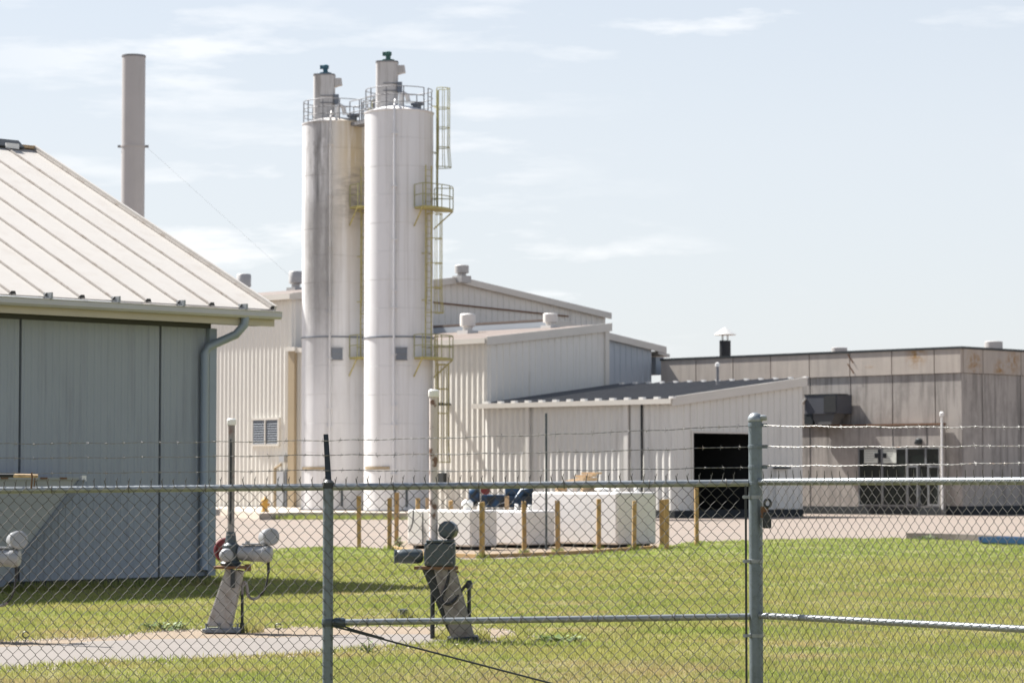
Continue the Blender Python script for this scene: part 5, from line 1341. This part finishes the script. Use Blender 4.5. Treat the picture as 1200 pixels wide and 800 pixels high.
mb = MB(); mb.prism([kA + nn * -0.03 + UZ * 0.05 + d * -0.06, kA + nn * 0.63 + UZ * 0.05 + d * -0.06, kA + nn * 0.63 + UZ * 0.21 + d * -0.1, kA + nn * -0.03 + UZ * 0.21 + d * -0.1], d * 0.06); part('end_wall', mb, M['bin_blue'], b)
# grass strip on the silo slab edge and weeds
xs, ys, zs_ = [], [], []
for i in range(5000):
    px = random.uniform(335, 560); f = random.random()
    g = G(px, 604.5 + random.gauss(0, 1.0), 0.0); 
    xs.append(g.x); ys.append(random.uniform(122.3, 123.9)); zs_.append(0.0)
N = len(xs)
blades('kerb_grass', np.array(xs), np.array(ys), np.array(zs_), rng.uniform(0.05, 0.28, N), np.full(N, 0.03), M['blade'], 0.8)
weed('weed', 'bright green weed clump at the kerb before the left silo', G(349, 603), 120, 0.9, 0.35, 0.14, 'weeds')
weed('weed', 'small weed at the foot of the yellow wooden post pair', G(468, 641), 60, 0.16, 0.32, 0.07, 'weeds')
weed('weed', 'leafy weed patch at the path edge left of the light actuator', G(190, 739), 160, 0.35, 0.14, 0.05, 'weeds')
weed('weed', 'thin weed growing through the concrete path', G(432, 765), 40, 0.1, 0.2, 0.035, 'weeds')
weed('weed', 'low dark weed clump in the lawn right of the slanting stand', G(655, 752), 160, 0.3, 0.08, 0.05, 'weeds')
weed('weed', 'weed patch against the shaded kerb at far right', G(1087, 632.4), 120, 0.45, 0.16, 0.08, 'weeds')

# ------------------------------------------------------------------ chain-link fence
YF = 18.8
T0 = Vector(((885 - 600) / F * YF, YF, 0))                 # corner post
L1 = Vector(((385 - 600) / F * YF, YF, 0)); L2 = Vector((L1.x - 2.94, YF, 0))
dR = (Vector((600 / F * 16.7, 16.7, 0)) - T0).normalized(); R1 = T0 + dR * 3.05
fence = thing('chain_link_fence', 'galvanised chain-link fence with three barbed wires across the foreground', 'fence', T0)
def zl(x, px0=0, y0=574.0, px1=872, y1=565.6):
    px = 600 + x / YF * F
    return EYE - ((y0 + (y1 - y0) * (px - px0) / (px1 - px0)) - 560) / F * YF
def zr(f, y0=564.3, y1=563.2):        # f: fraction along the right run
    p = T0 + dR * (3.05 * f)
    px = 600 + p.x / p.y * F
    y = y0 + (y1 - y0) * (px - 885) / 315
    return EYE - (y - 560) / F * p.y
# posts
mb = MB(); mb.tube([(T0.x, YF, -0.3), (T0.x, YF, P(885, 490, YF).z)], 0.0475, 20); po = part('corner_post', mb, M['post'], fence, smooth=True)
zc = P(885, 490, YF).z
mb = MB(); mb.lathe((T0.x, YF, zc - 0.02), [(0.052, 0), (0.054, 0.01), (0.05, 0.03), (0.034, 0.05), (0.012, 0.06)], 20)
mb.lathe((T0.x + 0.05, YF - 0.02, zc - 0.015), [(0.026, 0), (0.03, 0.008), (0.028, 0.03), (0.01, 0.038)], 12); part('post_cap', mb, M['galv'], po, smooth=True)
for x, P_ in ((L1, 0), (L2, 1)):
    z1 = zl(x.x) + 0.02
    mb = MB(); mb.tube([(x.x, YF, -0.3), (x.x, YF, z1)], 0.036, 18); po = part('line_post', mb, M['post'], fence, smooth=True)
    mb = MB(); mb.prism([(x.x - 0.017, YF + 0.0, z1 - 0.03), (x.x + 0.025, YF + 0.0, z1 - 0.03), (x.x - 0.012, YF + 0.16, z1 + 0.345), (x.x - 0.046, YF + 0.16, z1 + 0.345)], (0, 0.012, -0.004))
    mb.lathe((x.x, YF, z1 - 0.03), [(0.042, 0), (0.042, 0.04), (0.02, 0.06)], 16); part('barb_arm', mb, M['black_metal'], po)
mb = MB(); mb.tube([(R1.x, R1.y, -0.3), (R1.x, R1.y, zc)], 0.036, 18); part('line_post', mb, M['post'], fence, smooth=True)
# rails
mb = MB(); mb.tube([(L2.x - 0.3, YF, zl(L2.x - 0.3)), (L1.x, YF, zl(L1.x)), (T0.x - 0.05, YF, zl(T0.x - 0.05))], 0.0235, 16); part('top_rail', mb, M['galv'], fence, smooth=True)
mb = MB(); mb.tube([T0 + dR * 0.05 + UZ * zr(0), R1 + UZ * zr(1)], 0.0235, 16); part('top_rail', mb, M['galv'], fence, smooth=True)
mb = MB(); mb.tube([(L1.x + 0.035, YF, P(391, 729, YF).z), (T0.x - 0.047, YF, P(872, 722, YF).z)], 0.0225, 16); ml = part('mid_rail', mb, M['galv'], fence, smooth=True)
f_ = 2.56 / 3.05
pA = T0 + dR * 0.05; pB = T0 + dR * 2.56
zA_, zB_ = P(895, 721, pA.y).z, P(1200, 737, pB.y).z
mb = MB(); mb.tube([pA + UZ * zA_, pA.lerp(pB, 1.19) + UZ * (zA_ + (zB_ - zA_) * 1.19)], 0.0225, 16); part('mid_rail', mb, M['galv'], fence, smooth=True)
mb = MB()
mb.lathe((L1.x + 0.04, YF, P(391, 729, YF).z), [(0.03, 0), (0.034, 0.02), (0.034, 0.07), (0.026, 0.08)], 12, axis=(1, 0, 0)); mb.lathe((L1.x, YF, P(391, 729, YF).z - 0.025), [(0.04, 0), (0.042, 0.01), (0.042, 0.045), (0.04, 0.05)], 16); part('rail_clamp', mb, M['act_dark'], ml, smooth=True)
mb = MB(); q0 = Vector((L1.x + 0.04, YF - 0.03, P(392, 733, YF).z)); q1 = Vector((T0.x - 0.06, YF - 0.03, 0.1))
dd = (q1 - q0).normalized()
mb.tube([q0, q1], 0.0065, 6); mb.tube([q0 + dd * 0.1 + UZ * 0.012, q0 + dd * 0.36 + UZ * 0.006], 0.007, 6); mb.tube([q0 + UZ * 0.03, q0 + dd * 0.12 + UZ * 0.012], 0.0065, 6); part('truss_rod', mb, M['black_metal'], fence)
mb = MB(); xb = P(873.5, 600, YF).x; mb.obox((xb - 0.007, YF - 0.03, 0.03), (0.015, 0, 0), (0, 0.006, 0), (0, 0, zl(xb) - 0.05)); tbar = part('tension_bar', mb, M['black_metal'], fence)
for y in (582, 657, 744):
    mb = MB(); z = P(885, y, YF).z
    mb.lathe((T0.x, YF, z - 0.012), [(0.049, 0), (0.0515, 0.001), (0.0515, 0.023), (0.049, 0.024)], 20); mb.obox((xb - 0.02, YF - 0.036, z - 0.01), (T0.x - xb - 0.02, 0.0, 0), (0, 0.012, 0), (0, 0, 0.02)); mb.lathe((xb - 0.012, YF - 0.036, z), [(0.013, 0), (0.013, -0.012)], 8, axis=(0, 1, 0)); part('tension_band', mb, M['galv'], fence)
for y in (498, 523, 547, 566):
    mb = MB(); z = P(885, y, YF).z
    mb.lathe((T0.x, YF, z - 0.012), [(0.049, 0), (0.051, 0.001), (0.051, 0.022), (0.049, 0.023)], 20); mb.obox((T0.x + 0.045, YF - 0.02, z - 0.012), (0.035, -0.01, 0), (0, 0.012, 0), (0, 0, 0.024)); part('wire_band', mb, M['post'], fence)
# mesh: woven zig-zag wires
PW, PH = 0.0392, 0.088
def mesh_run(origin, d, length, ztop, nrm, zbot=0.03):
    mb = MB()
    nw = int(length / PW)
    for i in range(nw + 1):
        x0 = i * PW
        zt = ztop(x0)
        pts = []
        nz = int((zt - zbot) / (PH / 2))
        for k in range(nz + 1):
            side = 1 if (k + i) % 2 == 0 else -1
            p = origin + d * (x0 + side * PW * 0.53) + UZ * (zt - k * PH / 2)
            # each wire is a flat helix: passes in front on one diagonal, behind on the other
            jx = 0.0022 * math.sin(i * 12.9 + k * 7.7) + 0.004 * math.sin(i * 0.11 + k * 0.3)
            p = p + nrm * (0.006 * math.sin(i * 0.09 + 1.0) * math.sin(k * 0.16)) + UZ * 0.004 * math.sin(i * 0.21 + k * 0.12)
            a = p + d * jx + nrm * 0.0028; c = p + d * jx - nrm * 0.0028 - UZ * 0.004
            pts += [a + UZ * 0.003, c] if side > 0 else [c + UZ * 0.006, a - UZ * 0.003]
        # twisted knuckle at the top, one per pair of wires
        if (i % 2) == 0:
            hx = 0.006 * math.sin(i * 3.7)
            pts = [pts[0] + d * (hx + 0.006) + UZ * 0.05 + nrm * 0.006, pts[0] + d * hx + UZ * 0.025] + pts
        else:
            hx = 0.006 * math.sin((i - 1) * 3.7)
            pts = [pts[0] + d * (hx - 0.004) + UZ * 0.038 + nrm * 0.002, pts[0] + d * hx + UZ * 0.02] + pts
        mb.tube(pts, 0.0021, 4, False)
    return mb
mL = mesh_run(Vector((L2.x - 0.25, YF - 0.031, 0)), Vector((1, 0, 0)), xb - L2.x + 0.2, lambda x: zl(L2.x - 0.25 + x) + 0.02, Vector((0, -1, 0)))
part('chain_link_mesh', mL, M['wire'], fence, stuff=True)
nR = Vector((dR.y, -dR.x, 0))
mR = mesh_run(T0 + dR * 0.1 + nR * 0.031, dR, 2.9, lambda x: zr(x / 3.05) + 0.02, nR)
part('chain_link_mesh', mR, M['wire'], fence, stuff=True)
# barbed wires
def barbed(pts, seed):
    mb = MB()
    rnd = random.Random(seed)
    # resample
    L_ = sum((b2 - a2).length for a2, b2 in zip(pts[:-1], pts[1:]))
    def at(d):
        for a2, b2 in zip(pts[:-1], pts[1:]):
            l = (b2 - a2).length
            if d <= l: return a2.lerp(b2, d / l)
            d -= l
        return pts[-1]
    n_ = int(L_ / 0.015)
    for ph in (0, math.pi):
        ss = []
        for i in range(n_ + 1):
            p = at(L_ * i / n_); a = i * 0.9 + ph
            ss.append(p + Vector((0, math.cos(a) * 0.0022, math.sin(a) * 0.0022)))
        mb.tube(ss, 0.0017, 4, False)
    o = 0.06
    while o < L_:
        p = at(o); q = at(min(o + 0.02, L_)); d = (q - p)
        if d.length < 1e-5: break
        d.normalize()
        for k in range(2):
            c = p + d * (0.006 * k)
            a = rnd.uniform(0, 6.28)
            v = Vector((0, math.cos(a), math.sin(a))) * 0.019 + d * rnd.uniform(-0.009, 0.009)
            mb.tube([c - v, c + v], 0.0013, 3)
            ring = [c + Vector((0, math.cos(t) * 0.0045, math.sin(t) * 0.0045)) + d * 0.002 * t for t in [0, 1.5, 3, 4.5, 6, 7.5]]
            mb.tube(ring, 0.0016, 3, False)
        o += 0.125
    return mb
def sag(a, c, s, n=16):
    return [a.lerp(c, i / n) - UZ * s * 4 * (i / n) * (1 - i / n) + UZ * 0.004 * math.sin(i * 2.3 + s * 900) for i in range(n + 1)]
arm = lambda x, f: Vector((x.x - 0.03 * f, YF + 0.16 * f - 0.008, zl(x.x) + 0.02 + 0.345 * f))
for i, (yl0, yl1, yr, yr2) in enumerate(((515.8, 498.5, 498.5, 499), (532.8, 523, 522.8, 521), (550.5, 547, 545.5, 541))):
    # arms carry each wire a little farther back, the taller the farther
    zA1 = P(385, yl0, YF).z; f = (zA1 - zl(L1.x) - 0.02) / 0.345
    A1 = arm(L1, f); A1.z = P(385, yl0, A1.y).z
    A2 = arm(L2, f); A2.z = A1.z - 0.025
    e = Vector((T0.x - 0.05, YF - 0.01, P(879, yl1, YF).z))
    A0 = A2 + Vector((-0.4, 0, -0.004))
    part('barbed_wire', barbed([A0] + sag(A2, A1, 0.006) + sag(A1, e, 0.014)[1:], i), M['barb'], fence)
    s_ = T0 + dR * 0.07 + UZ * P(893, yr, (T0 + dR * 0.07).y).z
    q = T0 + dR * 2.56; e2 = R1.copy(); zq = P(1200, yr2, q.y).z; e2.z = s_.z + (zq - s_.z) * 3.05 / 2.56
    part('barbed_wire', barbed(sag(s_, e2, 0.008), i + 9), M['barb'], fence)
# tie wires
for px in (430, 520, 610, 700, 790):
    x = P(px, 700, YF).x; z = P(px, 728.5 - (px - 391) * 0.0146, YF).z
    mb = MB(); mb.tube([(x + 0.004 * math.cos(a) + 0.01 * a / 6, YF + 0.03 * math.cos(a), z + 0.028 * math.sin(a)) for a in [6.3 * k / 12 for k in range(13)]], 0.003, 4); part('tie_wire', mb, M['wire'], fence)
for px in (60, 150, 240, 330, 460, 560, 660, 760, 850):
    x = P(px, 570, YF).x; z = zl(x)
    mb = MB(); mb.tube([(x + 0.01 * a / 6, YF + 0.031 * math.cos(a), z + 0.029 * math.sin(a)) for a in [6.3 * k / 12 for k in range(13)]], 0.003, 4); part('tie_wire', mb, M['wire'], fence)
# lock box hanging on the corner post
q = P(899, 586, YF - 0.06)
b = thing('lock_box', 'small dark red black lock box hanging on the fence corner post', 'lock', q)
mb = MB(); mb.obox(q + Vector((-0.03, -0.03, -0.19)), (0.055, -0.012, 0), (0, 0.05, 0), (0, 0, 0.11)); part('box', mb, M['black_metal'], b, bevel=0.006)
mb = MB(); mb.obox(q + Vector((-0.045, -0.02, -0.12)), (0.05, -0.01, 0), (0, 0.035, 0), (0, 0, 0.08)); part('hasp', mb, M['rust'], b, bevel=0.005)
ring = [q + Vector((math.cos(a) * 0.022, -0.03, -0.02 + math.sin(a) * 0.026)) for a in [6.2832 * k / 16 for k in range(17)]]
mb = MB(); mb.tube(ring, 0.009, 8); part('shackle', mb, M['black_metal'], b, smooth=True)
# stick caught on the lowest barbed wire at far left
b = thing('wooden_stick', 'bare wooden stick with black sleeve tied along the lowest barbed wire', 'stick', P(40, 557, YF))
mb = MB(); mb.tube([P(16, 557.2, YF - 0.01), P(30, 557.2, YF - 0.01), P(44.5, 557.6, YF - 0.01)], [0.013, 0.013, 0.011], 8); part('shaft', mb, M['wood_pale'], b, smooth=True)
mb = MB(); mb.tube([P(-60, 556.6, YF - 0.01), P(17, 557.0, YF - 0.01)], 0.0125, 8); part('sleeve', mb, M['black_rubber'], b, smooth=True)
mb = MB(); mb.tube([P(37, 553.5, YF - 0.025), P(37.6, 560, YF - 0.028), P(36.5, 572, YF - 0.03)], 0.006, 5); mb.tube([P(41, 560, YF - 0.02), P(40, 570, YF - 0.03)], 0.004, 5); part('binding_wire', mb, M['rust'], b)
print('tris', sum(len(o.data.polygons) for o in COL.objects if o.type == 'MESH'), 'objects', len(COL.objects))
